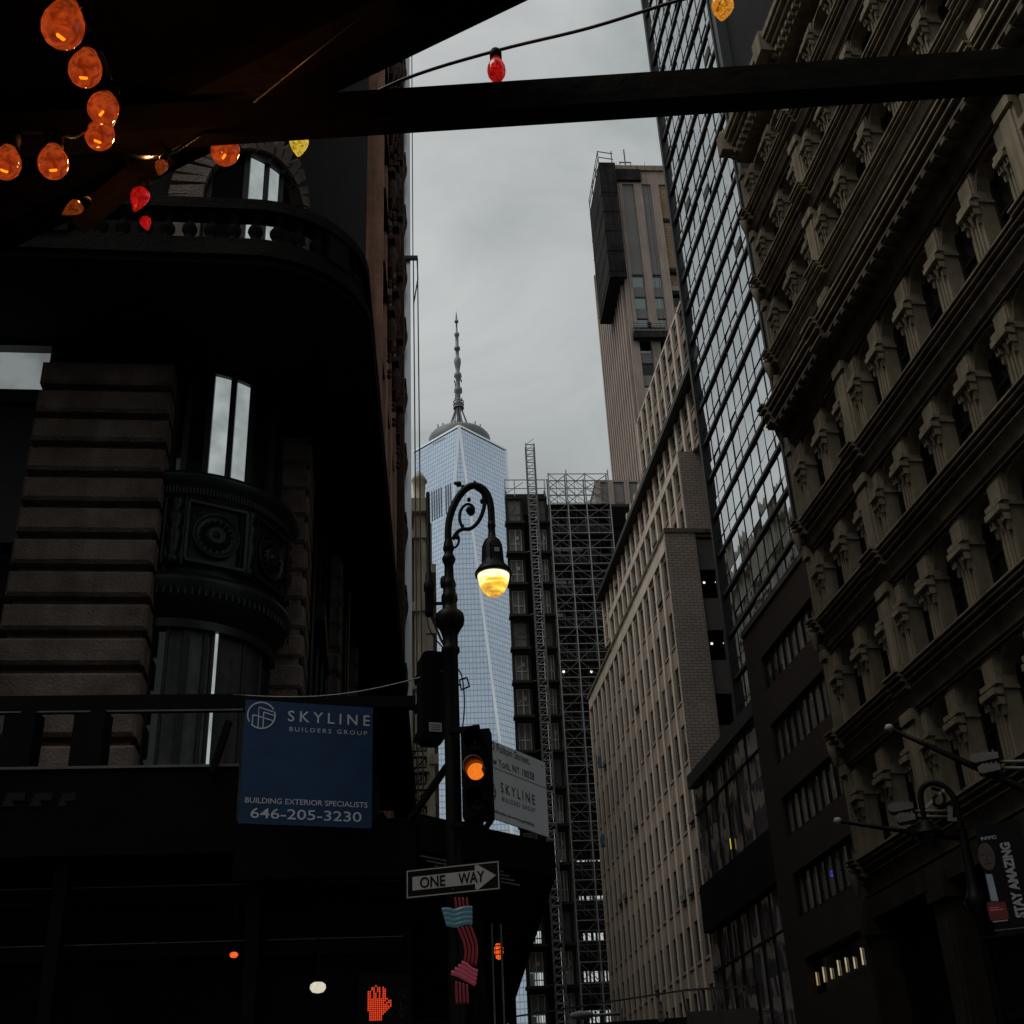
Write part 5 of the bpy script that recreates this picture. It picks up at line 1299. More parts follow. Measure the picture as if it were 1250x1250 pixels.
# ------------------------------------------------------------------ sidewalk shed round the corner
SH = Vector((pol(-5, 12.0)[0], pol(-5, 12.0)[1], 0))
def corner_shed():
    t = thing('sidewalk_shed', 'black sidewalk shed wrapping the corner under the dark stone building', 'shed', SH)
    L = (-SH.x, -SH.y, 0)
    p0, p1, p2, p3, p4 = pol(-38, 12 / cos(radians(32))), pol(-13, 12.09), pol(-5, 12.0), pol(0.98, 13.3), pol(-1.95, 34)
    w = lambda x, y: tuple(CB.w(x, y, 0))[:2]
    inner = [w(0.6, 17), w(-0.55, 2), w(-2.5, -0.3), w(-15, -0.3)]
    def poly(off=0.0): return [p0, p1, p2, p3, p4] + inner
    m = MB(); m.slab(poly(), 4.50, 4.72); m.build('deck', 'blackwood', t, L)
    def run(mb, a, b, z0, z1, th, out=0.0):
        a = Vector(a); b = Vector(b); d = (b - a).normalized(); n = Vector((d.y, -d.x))
        q = [a + n * out, b + n * out, b + n * (out - th), a + n * (out - th)]
        mb.slab([tuple(v) for v in q], z0, z1)
    m = MB(); run(m, p0, p1, 4.45, 5.26, 0.05, 0.06); m.build('parapet', 'blackwood', t, L)
    m = MB(); run(m, p1, p2, 4.2, 4.74, 0.05, 0.055); m.build('parapet', 'blackwood', t, L)
    m = MB(); run(m, p2, p3, 4.44, 4.78, 0.05, 0.05); m.build('parapet', 'blackwood', t, L)
    m = MB(); run(m, p3, p4, 4.46, 4.80, 0.05, 0.05); m.build('parapet', 'blackwood', t, L)
    m = MB(); run(m, p0, p1, 5.26, 5.285, 0.09, 0.08); m.build('parapet_cap', 'palesteel', t, L)
    m = MB(); run(m, p0, p1, 5.86, 6.02, 0.10, 0.0); run(m, p1, p2, 5.86, 5.98, 0.10, 0.0); m.build('top_rail', 'black', t, L)
    m = MB(); run(m, p0, p1, 5.84, 5.856, 0.02, 0.02); m.build('rail_edge', 'palesteel', t, L)
    for az in (-22.6, -19.7, -31):
        x, y = pol(az, 12 / cos(radians(az + 6))); q = MB(); q.box(x - 0.15, x + 0.15, y - 0.02, y + 0.22, 5.285, 5.86); q.build('parapet_post', 'black', t, L)
    q = MB(); a, b = pol(-13.6, 12.0), pol(-14.2, 12.05); q.bar((a[0], a[1], 5.7), (b[0], b[1], 5.2), 0.06); q.build('strut', 'black', t, L)
    # lower beams with edge highlights put in as pale strips
    for zz, dz in ((4.12, 0.16), (3.62, 0.14)):
        a, b = pol(-38, 12.5 / cos(radians(32))), pol(-5.6, 12.5)
        m = MB(); run(m, a, b, zz, zz + dz, 0.08); m.build('beam', 'black', t, L)
        m = MB(); run(m, a, b, zz + dz, zz + dz + 0.008, 0.06); m.build('beam_edge', 'palesteel', t, L)
    m = MB(); run(m, pol(-38, 12.6 / cos(radians(32))), pol(-5.2, 12.6), 2.6, 4.5, 0.04); m.build('sign_board', 'blackwood', t, L)
    # corrugated strip under the chamfer
    c = MB()
    for k in range(4):
        a = Vector(p2).lerp(Vector(p3), 0.02 + 0.05 * k); b = Vector(p2).lerp(Vector(p3), 0.62 + 0.04 * k); z = 4.40 - 0.035 * k
        c.bar((a.x, a.y, z), (b.x, b.y, z), 0.014)
    c.build('corrugated_strip', 'palesteel', t, L)
    # posts and braces to the pavement
    for (x, y) in (pol(-30, 14.0), pol(-20, 12.5), pol(-12, 12.3), pol(-2.35, 12.7), pol(-1.0, 19), pol(-1.4, 24), pol(-1.7, 31)):
        q = MB(); q.box(x - 0.06, x + 0.06, y - 0.06, y + 0.06, 0.0, 4.5); q.build('post', 'black', t, L)
    for (k, az, d) in ((0, -1.35, 12.8), (1, -1.75, 12.75)):
        x, y = pol(az, d); q = MB(); q.tube([(x, y, 0.0), (x, y, 3.9)], 0.012, 6); q.build('pale_tube', 'palesteel', t, L)  # pale tubes in place of the shed post's light edges
    fs = facing(-3.3, 11.6); a, za = fs.hit(498, 992); b, zb = fs.hit(546, 935); q = MB()
    q.bar(fs.w(a, 0.3, za), fs.w(b, 0.0, zb), 0.05); q.build('brace', 'black', t, L)
    fs = facing(-3.0, 12.0); a, za = fs.hit(586, 1020); b, zb = fs.hit(600, 1001); q = MB(); q.bar(fs.w(a, 0, za), fs.w(b, 0, zb), 0.05); q.build('brace', 'black', t, L)
    # small grey letter-like shapes low in the left parapet
    fz = facing(-6, 11.93)
    for (u0, u1) in ((1, 29), (35, 62), (69, 91)):
        xa, zt = fz.hit(u0, 968); xb, zb = fz.hit(u1, 984); zm = zb + 0.42 * (zt - zb)
        q = MB(); q.v = []
        P = [(xa + 0.02, zb), (xb * 0.62 + xa * 0.38, zb), (xb * 0.5 + xa * 0.5, zm), (xb, zm), (xb, zt), (xa + 0.06, zt)]
        q.prism(P, 0, 0.012); o = q.build('grey_letter_shape', 'sidewall', t); o.location = (fz.o.x - SH.x, fz.o.y - SH.y, 0); o.rotation_euler.z = fz.rz
corner_shed()

def street_sign(name, label, cat, fr, z0): return thing(name, label, cat, (fr.w(z0[0], 0, 0).x, fr.w(z0[0], 0, 0).y, 0), fr.rz)
# ------------------------------------------------------------------ blue builder's sign
def blue_sign():
    fr = facing(-18.5, 11.48)
    c = [fr.hit(*p) for p in ((302, 853), (456, 865), (453, 1014), (289, 1002))]
    x0 = (c[0][0] + c[3][0]) / 2; x1 = (c[1][0] + c[2][0]) / 2; z1 = (c[0][1] + c[1][1]) / 2; z0 = (c[2][1] + c[3][1]) / 2
    t = thing('builder_sign', 'navy blue square builders sign with white lettering on the shed', 'sign', tuple(fr.w(x0, 0, 0)), fr.rz)
    W, H = x1 - x0, z1 - z0
    q = MB(); q.box(0, W, 0, 0.018, z0, z1); q.build('panel', 'blue', t)
    m = MB(); y = -0.004; X = lambda f: f * W; Z = lambda f: z1 - f * H
    logo_into(m, X(0.125), Z(0.125), 0.105 * W, 0.013, y)
    text_into(m, 'SKYLINE', X(0.33), X(0.975), Z(0.162), Z(0.07), y, 0, 0.008, 1.5)
    text_into(m, 'BUILDERS GROUP', X(0.345), X(0.955), Z(0.243), Z(0.207), y, 0, 0.0, 1.4)
    text_into(m, 'BUILDING EXTERIOR SPECIALISTS', X(0.04), X(0.965), Z(0.838), Z(0.795), y, 0, 0.004)
    text_into(m, '646-205-3230', X(0.085), X(0.92), Z(0.955), Z(0.875), y, 0, 0.006)
    m.build('lettering', 'print', t)
    n = MB()
    for (u, v) in ((0.5, 0.03), (0.985, 0.12), (0.5, 0.985), (0.03, 0.5)): n.lathe([(0, -0.003), (0.006, 0), (0, 0.004)], 6, 0, Matrix.Translation((X(u), -0.006, Z(v))))
    n.build('fixing_screws', 'galv', t)
blue_sign()
def white_sign():
    a, b = Vector(pol(-2.9, 11.98)), Vector(pol(1.06, 13.28)); d = (b - a); W = d.length
    fr = Frame(a.x, a.y, atan2(d.y, d.x)); n = -fr.y * 0.10; fr = Frame(a.x + n.x, a.y + n.y, fr.rz)
    z1 = (fr.hit(668, 932)[1] + fr.hit(580, 895)[1]) / 2; z0 = (fr.hit(668, 1025)[1] + fr.hit(600, 994)[1]) / 2; H = z1 - z0
    W = fr.hit(668, 980)[0]
    t = thing('address_sign', 'pale grey address board angled on the shed corner behind the traffic light', 'sign', (fr.o.x, fr.o.y, 0), fr.rz)
    MB().box(0, W, 0, 0.02, z0, z1).build('panel', 'white', t)
    m = MB(); y = -0.004
    hx = lambda u, v: fr.hit(u, v)[0]
    def line(s, u0, v0, u1, v1, hpx, x0=None, bold=0.0, sp=1.0):
        xa = hx(u0, v0) if x0 is None else x0; xb, zb = fr.hit(u1, v1); zt = fr.hit(u1, v1 - hpx)[1]; text_into(m, s, xa, xb, zb, zt, y, 0, bold, sp)
    xe = hx(648, 943); x30 = hx(597, 912)
    wch = (xe - x30) / 16.0
    line('130 Fulton Street,', 0, 0, 647, 935.5, 10.5, x30 - 1.15 * wch, 0.0)
    xw = hx(597, 935); xe2 = hx(652, 958); line('New York, NY 10038', 0, 0, 652, 954.5, 10.5, xw - (xe2 - xw) / 15.5, 0.0)
    za = fr.hit(640, 948)[1]; stroke_into(m, (0, fr.hit(668, 963)[1]), (W, fr.hit(668, 963)[1]), 0.006, y)
    lx, lz = fr.hit(598, 965); logo_into(m, lx - 0.01, lz, 0.105, 0.012, y)
    xs, zb = fr.hit(653, 983); zt = fr.hit(653, 971)[1]; xa = hx(611, 960); text_into(m, 'SKYLINE', xa, xs, zb, zt, y, 0, 0.004, 1.5)
    xs, zb = fr.hit(653, 992.5); zt = fr.hit(653, 987)[1]; xa = hx(613, 980); text_into(m, 'BUILDERS GROUP', xa, xs, zb, zt, y, 0, 0.0, 1.35)
    xs, zb = fr.hit(652, 1010); zt = fr.hit(652, 1005)[1]; xa = hx(590, 985); text_into(m, 'For more information, visit www.nyc.gov/buildings', xa, xs, zb, zt, y, 0, 0.01)
    m.build('lettering', 'ink', t)
    n = MB(); n.lathe([(0, -0.004), (0.012, 0), (0, 0.006)], 8, 0, Matrix.Translation((W - 0.07, -0.008, z1 - 0.06))); n.build('fixing_bolt', 'ink', t)
white_sign()

# ------------------------------------------------------------------ bishop's crook lamp post with signals
LP = facing(-3.3, 11.0)
def lathe_px(fr, u0, prof, n=20, pre=None):
    x = fr.hit(u0, prof[0][0])[0]
    pr = []
    for v, hw in prof: pr.append((abs(fr.hit(u0 + hw, v)[0] - fr.hit(u0, v)[0]), fr.hit(u0, v)[1]))
    return pr, x
def px_path(fr, pts, y=0): return [Vector((fr.hit(u, v, y)[0], y, fr.hit(u, v, y)[1])) for u, v in pts]
def smooth(pts, k=4):
    out = []
    n = len(pts)
    for i in range(n - 1):
        p0, p1, p2, p3 = pts[max(i - 1, 0)], pts[i], pts[i + 1], pts[min(i + 2, n - 1)]
        for j in range(k):
            s = j / k; out.append(0.5 * ((2 * p1) + (-p0 + p2) * s + (2 * p0 - 5 * p1 + 4 * p2 - p3) * s * s + (-p0 + 3 * p1 - 3 * p2 + p3) * s ** 3))
    out.append(pts[-1]); return out
MPX = abs(LP.hit(560, 700)[0] - LP.hit(550, 700)[0]) / 10
def lamp_post():
    fr = LP; xp = fr.hit(548.5, 720)[0]
    o = fr.w(xp, 0, 0); f = Frame(o.x, o.y, fr.rz)
    t = thing('lamp_post', 'black ornate crook lamp post with its lamp glowing yellow', 'street lamp', (o.x, o.y, 0), fr.rz)
    prof = [(0.24, 0), (0.26, 0.1), (0.24, 0.25), (0.2, 0.3), (0.19, 0.9), (0.21, 0.95), (0.15, 1.1), (0.10, 1.25), (0.075, 1.6)]
    for v, hw in ((1000, 9), (900, 9), (800, 8.5), (796, 11), (792, 11), (789, 9), (776, 9), (772, 11), (768, 13), (763, 16.5), (756, 17.5), (750, 16.5), (747, 13), (745, 9.5), (741, 8.8), (736, 8.5), (733, 10), (727, 9.5), (724, 8), (717, 7.5), (715, 8.5), (711, 7.8), (707, 6), (690, 5.5), (686, 7.5), (683, 8.5), (680, 7.5), (677, 5.5), (673, 5.5), (671, 7), (668, 6.5), (660, 5)):
        prof.append((hw * MPX, f.hit(548.5, v)[1]))
    m = MB(); m.lathe(prof, 20); m.build('post', 'iron', t)
    P = lambda pts, k=4: smooth(px_path(f, pts), k)
    c = MB(); c.tube(P([(547.5, 668), (547, 650), (549, 632), (555.5, 614), (565, 600), (576, 593), (587, 595), (595, 604), (599, 618), (600, 635), (600.3, 645)]), 4.6 * MPX, 10); c.build('crook', 'iron', t)
    c = MB()
    c.tube(P([(581, 596), (589, 602), (591.5, 613), (589, 626), (583, 638), (574, 645.5), (565, 646), (558, 650), (553, 658)]), 2.6 * MPX, 8)
    c.tube(P([(565, 645), (561, 634), (563, 622), (570, 615.5), (577, 618), (578, 626), (573, 629)]), 1.9 * MPX, 8)
    c.tube(P([(557, 651), (560, 656), (559.5, 663), (556, 668), (551.5, 667)]), 1.5 * MPX, 8)
    def ball(u, v, r, sz=1): p = px_path(f, [(u, v)])[0]; rr = r * MPX; c.lathe([(0, -rr * sz), (rr * .7, -rr * .7 * sz), (rr, 0), (rr * .7, rr * .7 * sz), (0, rr * sz)], 10, 0, Matrix.Translation(p))
    for q in ((574, 623, 6.0, 1), (572.5, 610, 2.6, 1.4), (560, 591, 4, 1), (556, 590, 2.5, 1), (565, 594, 2.5, 1), (579.5, 588.5, 1.9, 1.2), (558.5, 656, 3.2, 1), (564.5, 642, 2.5, 1), (586, 634, 2.2, 1), (588.5, 612, 2.8, 1.5)): ball(*q)
    c.build('scroll', 'iron', t)
    # luminaire
    L = MB(); xc = f.hit(600.3, 650)[0]; Z = lambda v: f.hit(600, v)[1]
    L.lathe([(0, Z(636)), (4.5 * MPX, Z(637)), (5.4 * MPX, Z(643)), (4.2 * MPX, Z(646)), (5.2 * MPX, Z(656)), (8, 0)] and [(0.001, Z(636)), (4.5 * MPX, Z(637.5)), (5.2 * MPX, Z(642)), (4.3 * MPX, Z(646)), (5.0 * MPX, Z(656)), (9.5 * MPX, Z(660)), (12.3 * MPX, Z(666)), (13.2 * MPX, Z(684)), (14.5 * MPX, Z(689)), (19 * MPX, Z(694)), (22.5 * MPX, Z(699)), (22.8 * MPX, Z(702)), (21.5 * MPX, Z(702.5)), (13 * MPX, Z(695)), (0.001, Z(694))], 28, 0, Matrix.Translation((xc, 0, 0)))
    for k in range(6):
        a = 2 * pi * k / 6 + .3; L.bar((xc + 12.7 * MPX * cos(a), 12.7 * MPX * sin(a), Z(668)), (xc + 14 * MPX * cos(a), 14 * MPX * sin(a), Z(687)), 0.012)
    lu = L.build('lantern_hood', 'iron', t)
    g = MB(); g.lathe([(19.5 * MPX, Z(702.8)), (19.2 * MPX, Z(706)), (17.5 * MPX, Z(713)), (13.5 * MPX, Z(721)), (8.5 * MPX, Z(726)), (3.5 * MPX, Z(728.5)), (0.001, Z(729))], 28, 0, Matrix.Translation((xc, 0, 0))); g.build('lamp_glass', 'lampglow', lu)
    s = MB(); s.box(xc + 2 * MPX, xc + 8 * MPX, -13.5 * MPX, -13.2 * MPX, Z(679), Z(674)); s.build('sticker', 'galv', lu)
    # photocell box on the post
    b = MB(); b.lathe([(0, 0), (4.5 * MPX, 0.01), (5 * MPX, 0.04), (5 * MPX, 0.09), (3.5 * MPX, 0.12), (0, 0.12)], 12, 0, Matrix.Translation((-6.0 * MPX, 0, f.hit(543, 718)[1]))); b.build('control_box', 'iron', t)
    return f
LF = lamp_post()
def signals():
    f = LF
    # lit three section signal facing the viewer
    cxl, zc = f.hit(582, 945, -0.22); _, zt = f.hit(582, 891, -0.22); _, zb = f.hit(582, 999, -0.22)
    o = f.w(cxl, -0.22, 0)
    t = thing('traffic_signal', 'black three lens traffic light with its amber lens lit', 'traffic light', (o.x, o.y, 0), f.rz + radians(-9))
    h = (zt - zb) / 3; w = 0.128
    for k in range(3):
        m = MB(); z0 = zb + k * h + 0.006
        m.slab([(-w, -0.04), (w, -0.04), (w, 0.13), (w - 0.03, 0.16), (-w + 0.03, 0.16), (-w, 0.13)], z0, z0 + h - 0.012)
        sec = m.build('signal_section', 'black', t)
        zc_ = z0 + h / 2; T = Matrix.Translation((0, -0.04, zc_)) @ Matrix.Rotation(pi / 2, 4, 'X')
        lens = MB(); lens.lathe([(0, 0.03), (0.045, 0.024), (0.073, 0.008), (0.076, 0.0)], 24, 0, T); lens.build('lens', 'amber' if k == 1 else 'shopglass', sec)
        v = MB(); T2 = T
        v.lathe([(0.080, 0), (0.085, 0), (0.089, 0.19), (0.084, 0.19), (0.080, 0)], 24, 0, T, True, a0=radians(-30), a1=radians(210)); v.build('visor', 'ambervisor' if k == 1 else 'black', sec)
    b = MB(); b.bar((-0.25, 0.06, zt + 0.03), (0.02, 0.06, zt + 0.03), 0.05); b.bar((0, 0.06, zt - 0.02), (0, 0.06, zt + 0.06), 0.06); b.bar((-0.25, 0.06, zb - 0.03), (0.02, 0.06, zb - 0.03), 0.05); b.bar((0, 0.06, zb - 0.07), (0, 0.06, zb + 0.01), 0.07)
    b.build('bracket', 'black', t)
    # second signal seen from behind
    cxl, zc = f.hit(529, 850, 0.15); zt = f.hit(529, 797, 0.15)[1]; zb = f.hit(529, 905, 0.15)[1]; o = f.w(cxl, 0.15, 0)
    t = thing('traffic_signal', 'black traffic light housing seen from behind with a white sticker', 'traffic light', (o.x, o.y, 0), f.rz + radians(14))
    hw = 14.5 * MPX; b = 0.05
    m = MB(); m.prism([(-hw + b, zb), (hw - b, zb), (hw - 0.012, zb + 0.03), (hw, zb + b + 0.1), (hw, zt - b), (hw - 0.015, zt - 0.015), (hw - b, zt), (-hw + b, zt), (-hw + 0.015, zt - 0.015), (-hw, zt - b), (-hw, zb + b), (-hw + 0.015, zb + 0.015)], -0.05, 0.18); hs = m.build('housing', 'black', t)
    m = MB(); H = zt - zb
    for k in range(3):
        zc_ = zb + H * (k + 0.5) / 3; m.lathe([(0.098, 0), (0.10, -0.2), (0.096, -0.2), (0.094, 0)], 20, 0, Matrix.Translation((0, 0.18, zc_)) @ Matrix.Rotation(pi / 2, 4, 'X'), True, a0=radians(-30), a1=radians(210))
    m.build('visor_row', 'black', t)
    s = MB(); zl = f.hit(531, 893, 0.1)[1]; zh = f.hit(531, 882, 0.1)[1]; s.box(-0.055, 0.062, -0.053, -0.0505, zl, zh); sk = s.build('sticker', 'label', hs)
    l = MB()
    for k in range(3): l.box(-0.045, 0.052, -0.0545, -0.0535, zl + (zh - zl) * (0.2 + 0.25 * k), zl + (zh - zl) * (0.28 + 0.25 * k))
    l.build('printed_lines', 'darkframe', sk)
    b = MB()
    for z in (zb + 0.12, zt - 0.2): b.bar((hw - 0.02, 0.05, z), (hw + 0.08, 0.02, z), 0.05)
    b.build('bracket', 'black', t)
    # whip antenna cylinder clamped to the post
    xa, z0 = f.hit(524, 752); o = f.w(xa, 0, 0)
    t = thing('antenna', 'slim black cylinder antenna clamped beside the lamp post', 'antenna', (o.x, o.y, 0), f.rz)
    Z = lambda v: f.hit(524, v)[1]
    m = MB(); m.lathe([(0, Z(753)), (4.5 * MPX, Z(752)), (5 * MPX, Z(748)), (5 * MPX, Z(723)), (6.4 * MPX, Z(721)), (6.4 * MPX, Z(713)), (4.5 * MPX, Z(709)), (4 * MPX, Z(700)), (2.7 * MPX, Z(697)), (2.6 * MPX, Z(603)), (2.0 * MPX, Z(601)), (0, Z(600.5))], 14); m.build('antenna_body', 'iron', t)
    m = MB(); m.bar((3 * MPX, 0, Z(737)), (17 * MPX, 0, Z(737)), 3.2 * MPX); m.build('clamp_arm', 'iron', t)
    m = MB()
    P = lambda pts: [Vector((p.x - xa, p.y, p.z)) for p in smooth(px_path(f, pts), 4)]
    m.tube(P([(522, 753), (523, 765), (530, 778), (540, 790), (544, 796)]), 0.9 * MPX, 6); m.tube(P([(527, 753), (533, 768), (539, 782), (545, 792)]), 1.6 * MPX, 6); m.tube(P([(528, 752), (536, 764), (541, 779), (546, 786)]), 0.8 * MPX, 6)
    m.build('antenna_cable', 'cable', t)
    # small bracket frame and cables on the right of the post
    xa, z0 = f.hit(566, 833); o = f.w(xa, 0, 0)
    t = thing('cable_bracket', 'small black square bracket with hanging cable on the lamp post', 'bracket', (o.x, o.y, 0), f.rz)
    m = MB(); P = lambda pts: [Vector((p.x - xa, p.y, p.z)) for p in px_path(f, pts)]
    q = P([(561, 830), (570, 827), (573, 838), (563, 842), (561, 830)])
    for a, b in zip(q[:-1], q[1:]): m.bar(a, b, 1.6 * MPX)
    m.bar(*P([(553, 836), (563, 836)]), 1.8 * MPX); m.build('bracket_frame', 'iron', t)
    m = MB(); m.tube(smooth(P([(557, 815), (563, 823), (566, 840), (567, 862), (565, 885), (562, 893)]), 4), 0.9 * MPX, 6); m.build('cable', 'cable', t)
    # one way sign
    fo = facing(14.0, 10.28)
    c = [fo.hit(*p) for p in ((494, 1061), (610, 1050), (612, 1086), (496, 1099))]
    x0 = (c[0][0] + c[3][0]) / 2; x1 = (c[1][0] + c[2][0]) / 2; z1 = (c[0][1] + c[1][1]) / 2; z0 = (c[2][1] + c[3][1]) / 2
    o = fo.w(x0, 0, 0); t = thing('one_way_sign', 'black and white one way arrow sign on the lamp post', 'sign', (o.x, o.y, 0), fo.rz)
    W, H = x1 - x0, z1 - z0
    MB().box(0, W, 0, 0.004, z0, z1).build('plate', 'owblack', t)
    m = MB(); y = -0.0025; e = 0.012
    for (a, b, c_, d) in ((e, W - e, z1 - e - 0.009, z1 - e), (e, W - e, z0 + e, z0 + e + 0.009), (e, e + 0.009, z0 + e + 0.009, z1 - e - 0.009), (W - e - 0.009, W - e, z0 + e + 0.009, z1 - e - 0.009)):
        m.add([(a, y, c_), (b, y, c_), (b, y, d), (a, y, d)], [(0, 1, 2, 3)])
    Zf = lambda k: z1 - k * H; Xf = lambda k: k * W
    poly = [(0.075, 0.72), (0.075, 0.27), (0.735, 0.27), (0.735, 0.13), (0.76, 0.085), (0.955, 0.50), (0.76, 0.915), (0.735, 0.87), (0.735, 0.72)]
    m.add([(Xf(a), y, Zf(b)) for a, b in poly][::-1], [tuple(range(len(poly)))])
    for k in range(7): pass
    m.build('arrow', 'owwhite', t)
    l = MB(); text_into(l, 'ONE', Xf(0.155), Xf(0.425), Zf(0.68), Zf(0.31), -0.005, 0, 0.02); text_into(l, 'WAY', Xf(0.56), Xf(0.835), Zf(0.68), Zf(0.31), -0.005, 0, 0.02); l.build('lettering', 'owblack', t)
    b = MB(); b.lathe([(0, -0.006), (0.011, 0), (0, 0.006)], 8, 0, Matrix.Translation((W * 0.51, -0.008, z0 + 0.045))); b.bar((W * 0.51, 0.03, z0 + 0.02), (W * 0.51, 0.03, z1 - 0.02), 0.03); b.build('fixing_bolt', 'galvdark', t)
    # rippling ribbon of tubes wound down the post below the sign
    fr = facing(-3.0, 10.75); o = fr.w(fr.hit(566, 1160)[0], 0, 0)
    t = thing('ribbon_ornament', 'red pink and teal tube ribbon ornament below the one way sign', 'ornament', (o.x, o.y, 0), fr.rz); ox = fr.hit(566, 1160)[0]
    def tubes(name, mtl, rows, r):
        m = MB()
        for row in rows: m.tube([Vector((p.x - ox, p.y, p.z)) for p in smooth(px_path(fr, row), 4)], r * MPX, 8)
        m.build(name, mtl, t)
    tubes('red_strand', 'neonred', [[(556 + 4.6 * k, 1096), (556.3 + 4.7 * k, 1103), (557 + 4.8 * k, 1109)] for k in range(4)], 1.25)
    tubes('teal_fold', 'neonteal', [[(539.5 + 1.6 * k, 1111 + 5.6 * k), (547, 1110.5 + 5.7 * k), (555, 1112.5 + 5.6 * k), (564, 1109.5 + 5.8 * k), (571, 1108.5 + 5.8 * k), (576.5, 1109 + 5.8 * k)] for k in range(4)], 2.5)
    tubes('red_strand', 'neonred', [[(559 + 5 * k, 1132 - 0.5 * k), (563 + 5 * k, 1141), (567 + 4.8 * k, 1152), (568.5 + 4.5 * k, 1163), (567 + 4.4 * k, 1174 + 1.5 * k)] for k in range(4)], 1.5)
    tubes('pink_fold', 'neonpink', [[(563.5 - 4.2 * k, 1175.5 + 3.9 * k), (569 - 3.0 * k, 1177.5 + 4.2 * k), (575 - 1.2 * k, 1183 + 4.4 * k), (583 - 0.8 * k, 1186.5 + 5.0 * k)] for k in range(4)], 2.4)
    tubes('red_strand', 'neonred', [[(557 + 4.4 * k, 1198 + 1.2 * k), (557 + 4.4 * k, 1212), (558 + 4.4 * k, 1225)] for k in range(4)], 1.35)
    # pedestrian signal with lit hand
    fr = facing(-6.5, 10.8); xa, zt = fr.hit(438, 1190); xb, zb = fr.hit(503, 1253); o = fr.w((xa + xb) / 2, 0, 0); cx0 = (xa + xb) / 2
    t = thing('pedestrian_signal', 'black pedestrian signal showing a red dotted hand', 'pedestrian signal', (o.x, o.y, 0), fr.rz)
    MB().box(xa - cx0, xb - cx0, 0.02, 0.2, zb, zt).build('housing', 'black', t)
    rows = ["....9........", "..77.66.5....", "..77.66.55...", "77.7.66.55...", "77.77.6.55...", "77.77.6.55...", "77.77.6.55...", "77777666555..", "7777766655.44", "777776665.444", "77777666555.4", "7777766655544", "777776665554.", "77777666555..", ".777776655...", ".77777665....", ".7777766.....", ".7777766.....", ".7777766....."]
    m = MB(); x0, z0 = fr.hit(449.8, 1203.5); x1, _ = fr.hit(477, 1203.5); _, z1 = fr.hit(450, 1245); dx = (x1 - x0) / 12; dz = (z0 - z1) / 18
    for r, row in enumerate(rows):
        for c_, ch in enumerate(row):
            if ch != '.':
                px, pz = x0 - cx0 + c_ * dx, z0 - r * dz; s = 0.36 * dx
                m.prism([(px - s, pz - s * .5), (px, pz - s), (px + s, pz - s * .5), (px + s, pz + s * .5), (px, pz + s), (px - s, pz + s * .5)], 0.008, 0.019)
    m.build('hand_symbol', 'redled', t)
    m = MB()
    for k in range(70):
        px, pz = fr.hit(random.gauss(491, 4.5), random.uniform(1207, 1243)); m.lathe([(0, -0.003), (0.004, 0), (0, 0.003)], 5, 0, Matrix.Translation((px - cx0, 0.012, pz)))
    m.build('unlit_dots', 'darkframe', t)
    q = MB(); q.bar((0.1, 0.2, zb + 0.05), (0.75, 0.25, zb + 0.05), 0.05); q.box(-0.05, 0.05, 0.2, 0.3, 0, zb + 0.2); q.build('mount', 'black', t)
    # small lamps under the shed
    def lamp(u, v, D, wpx, hpx, m_, name, label, cat, cage=False):
        fr = facing(-5, D); x, z = fr.hit(u, v); s = D / 1550 * 1.08; o = fr.w(x, 0, 0)
        t = thing(name, label, cat, (o.x, o.y, 0), fr.rz); rw, rh = wpx / 2 * s, hpx / 2 * s
        q = MB(); q.lathe([(0, z - rh), (rw * .7, z - rh * .75), (rw, z - rh * 0.1), (rw * .95, z + rh * .6), (rw * .6, z + rh), (0, z + rh)], 14); q.build('lamp_globe', m_, t)
        q = MB(); q.lathe([(0, z + rh), (rw * .9, z + rh), (rw * .9, z + rh * 1.5), (0.02, z + rh * 1.6)], 12); q.bar((0, 0, z + rh * 1.5), (0, 0, 4.5), 0.015)
        if cage:
            for k in range(8): a = 2 * pi * k / 8; q.bar((rw * 1.12 * cos(a), rw * 1.12 * sin(a), z - rh), (rw * 1.12 * cos(a), rw * 1.12 * sin(a), z + rh), 0.006)
            for dz in (-0.45, 0.1, 0.6): q.lathe([(rw * 1.1, z + rh * dz), (rw * 1.16, z + rh * dz + 0.006), (rw * 1.1, z + rh * dz + 0.012)], 14)
        q.build('lamp_holder', 'black', t)
    lamp(609, 1162, 15.5, 10, 17, 'redlens', 'work_lamp', 'red caged lamp hanging under the shed right of the tube ribbon', 'lamp', True)
    lamp(285.5, 1166, 12.2, 9, 6, 'redlens', 'work_lamp', 'tiny red lamp hanging under the shed below the blue sign', 'lamp')
    lamp(388, 1206, 12.2, 17, 11, 'whiteled', 'work_lamp', 'small white lamp hanging under the shed left of the pedestrian signal', 'lamp')
    # thin wire from the signal to the shed rail
    m = MB(); a = f.w(f.hit(545, 813)[0], 0.1, f.hit(545, 813)[1]); fb = facing(-12, 11.9); b = fb.w(fb.hit(285, 848)[0], 0, fb.hit(285, 848)[1])
    pts = [a.lerp(b, k / 10) - Vector((0, 0, 0.12 * sin(pi * k / 10))) for k in range(11)]
    m.tube([p - a for p in pts], 0.006, 5); tag(m.build('overhead_wire', 'wire', None, a), 'thin wire strung from the traffic light to the shed rail', 'wire')
signals()

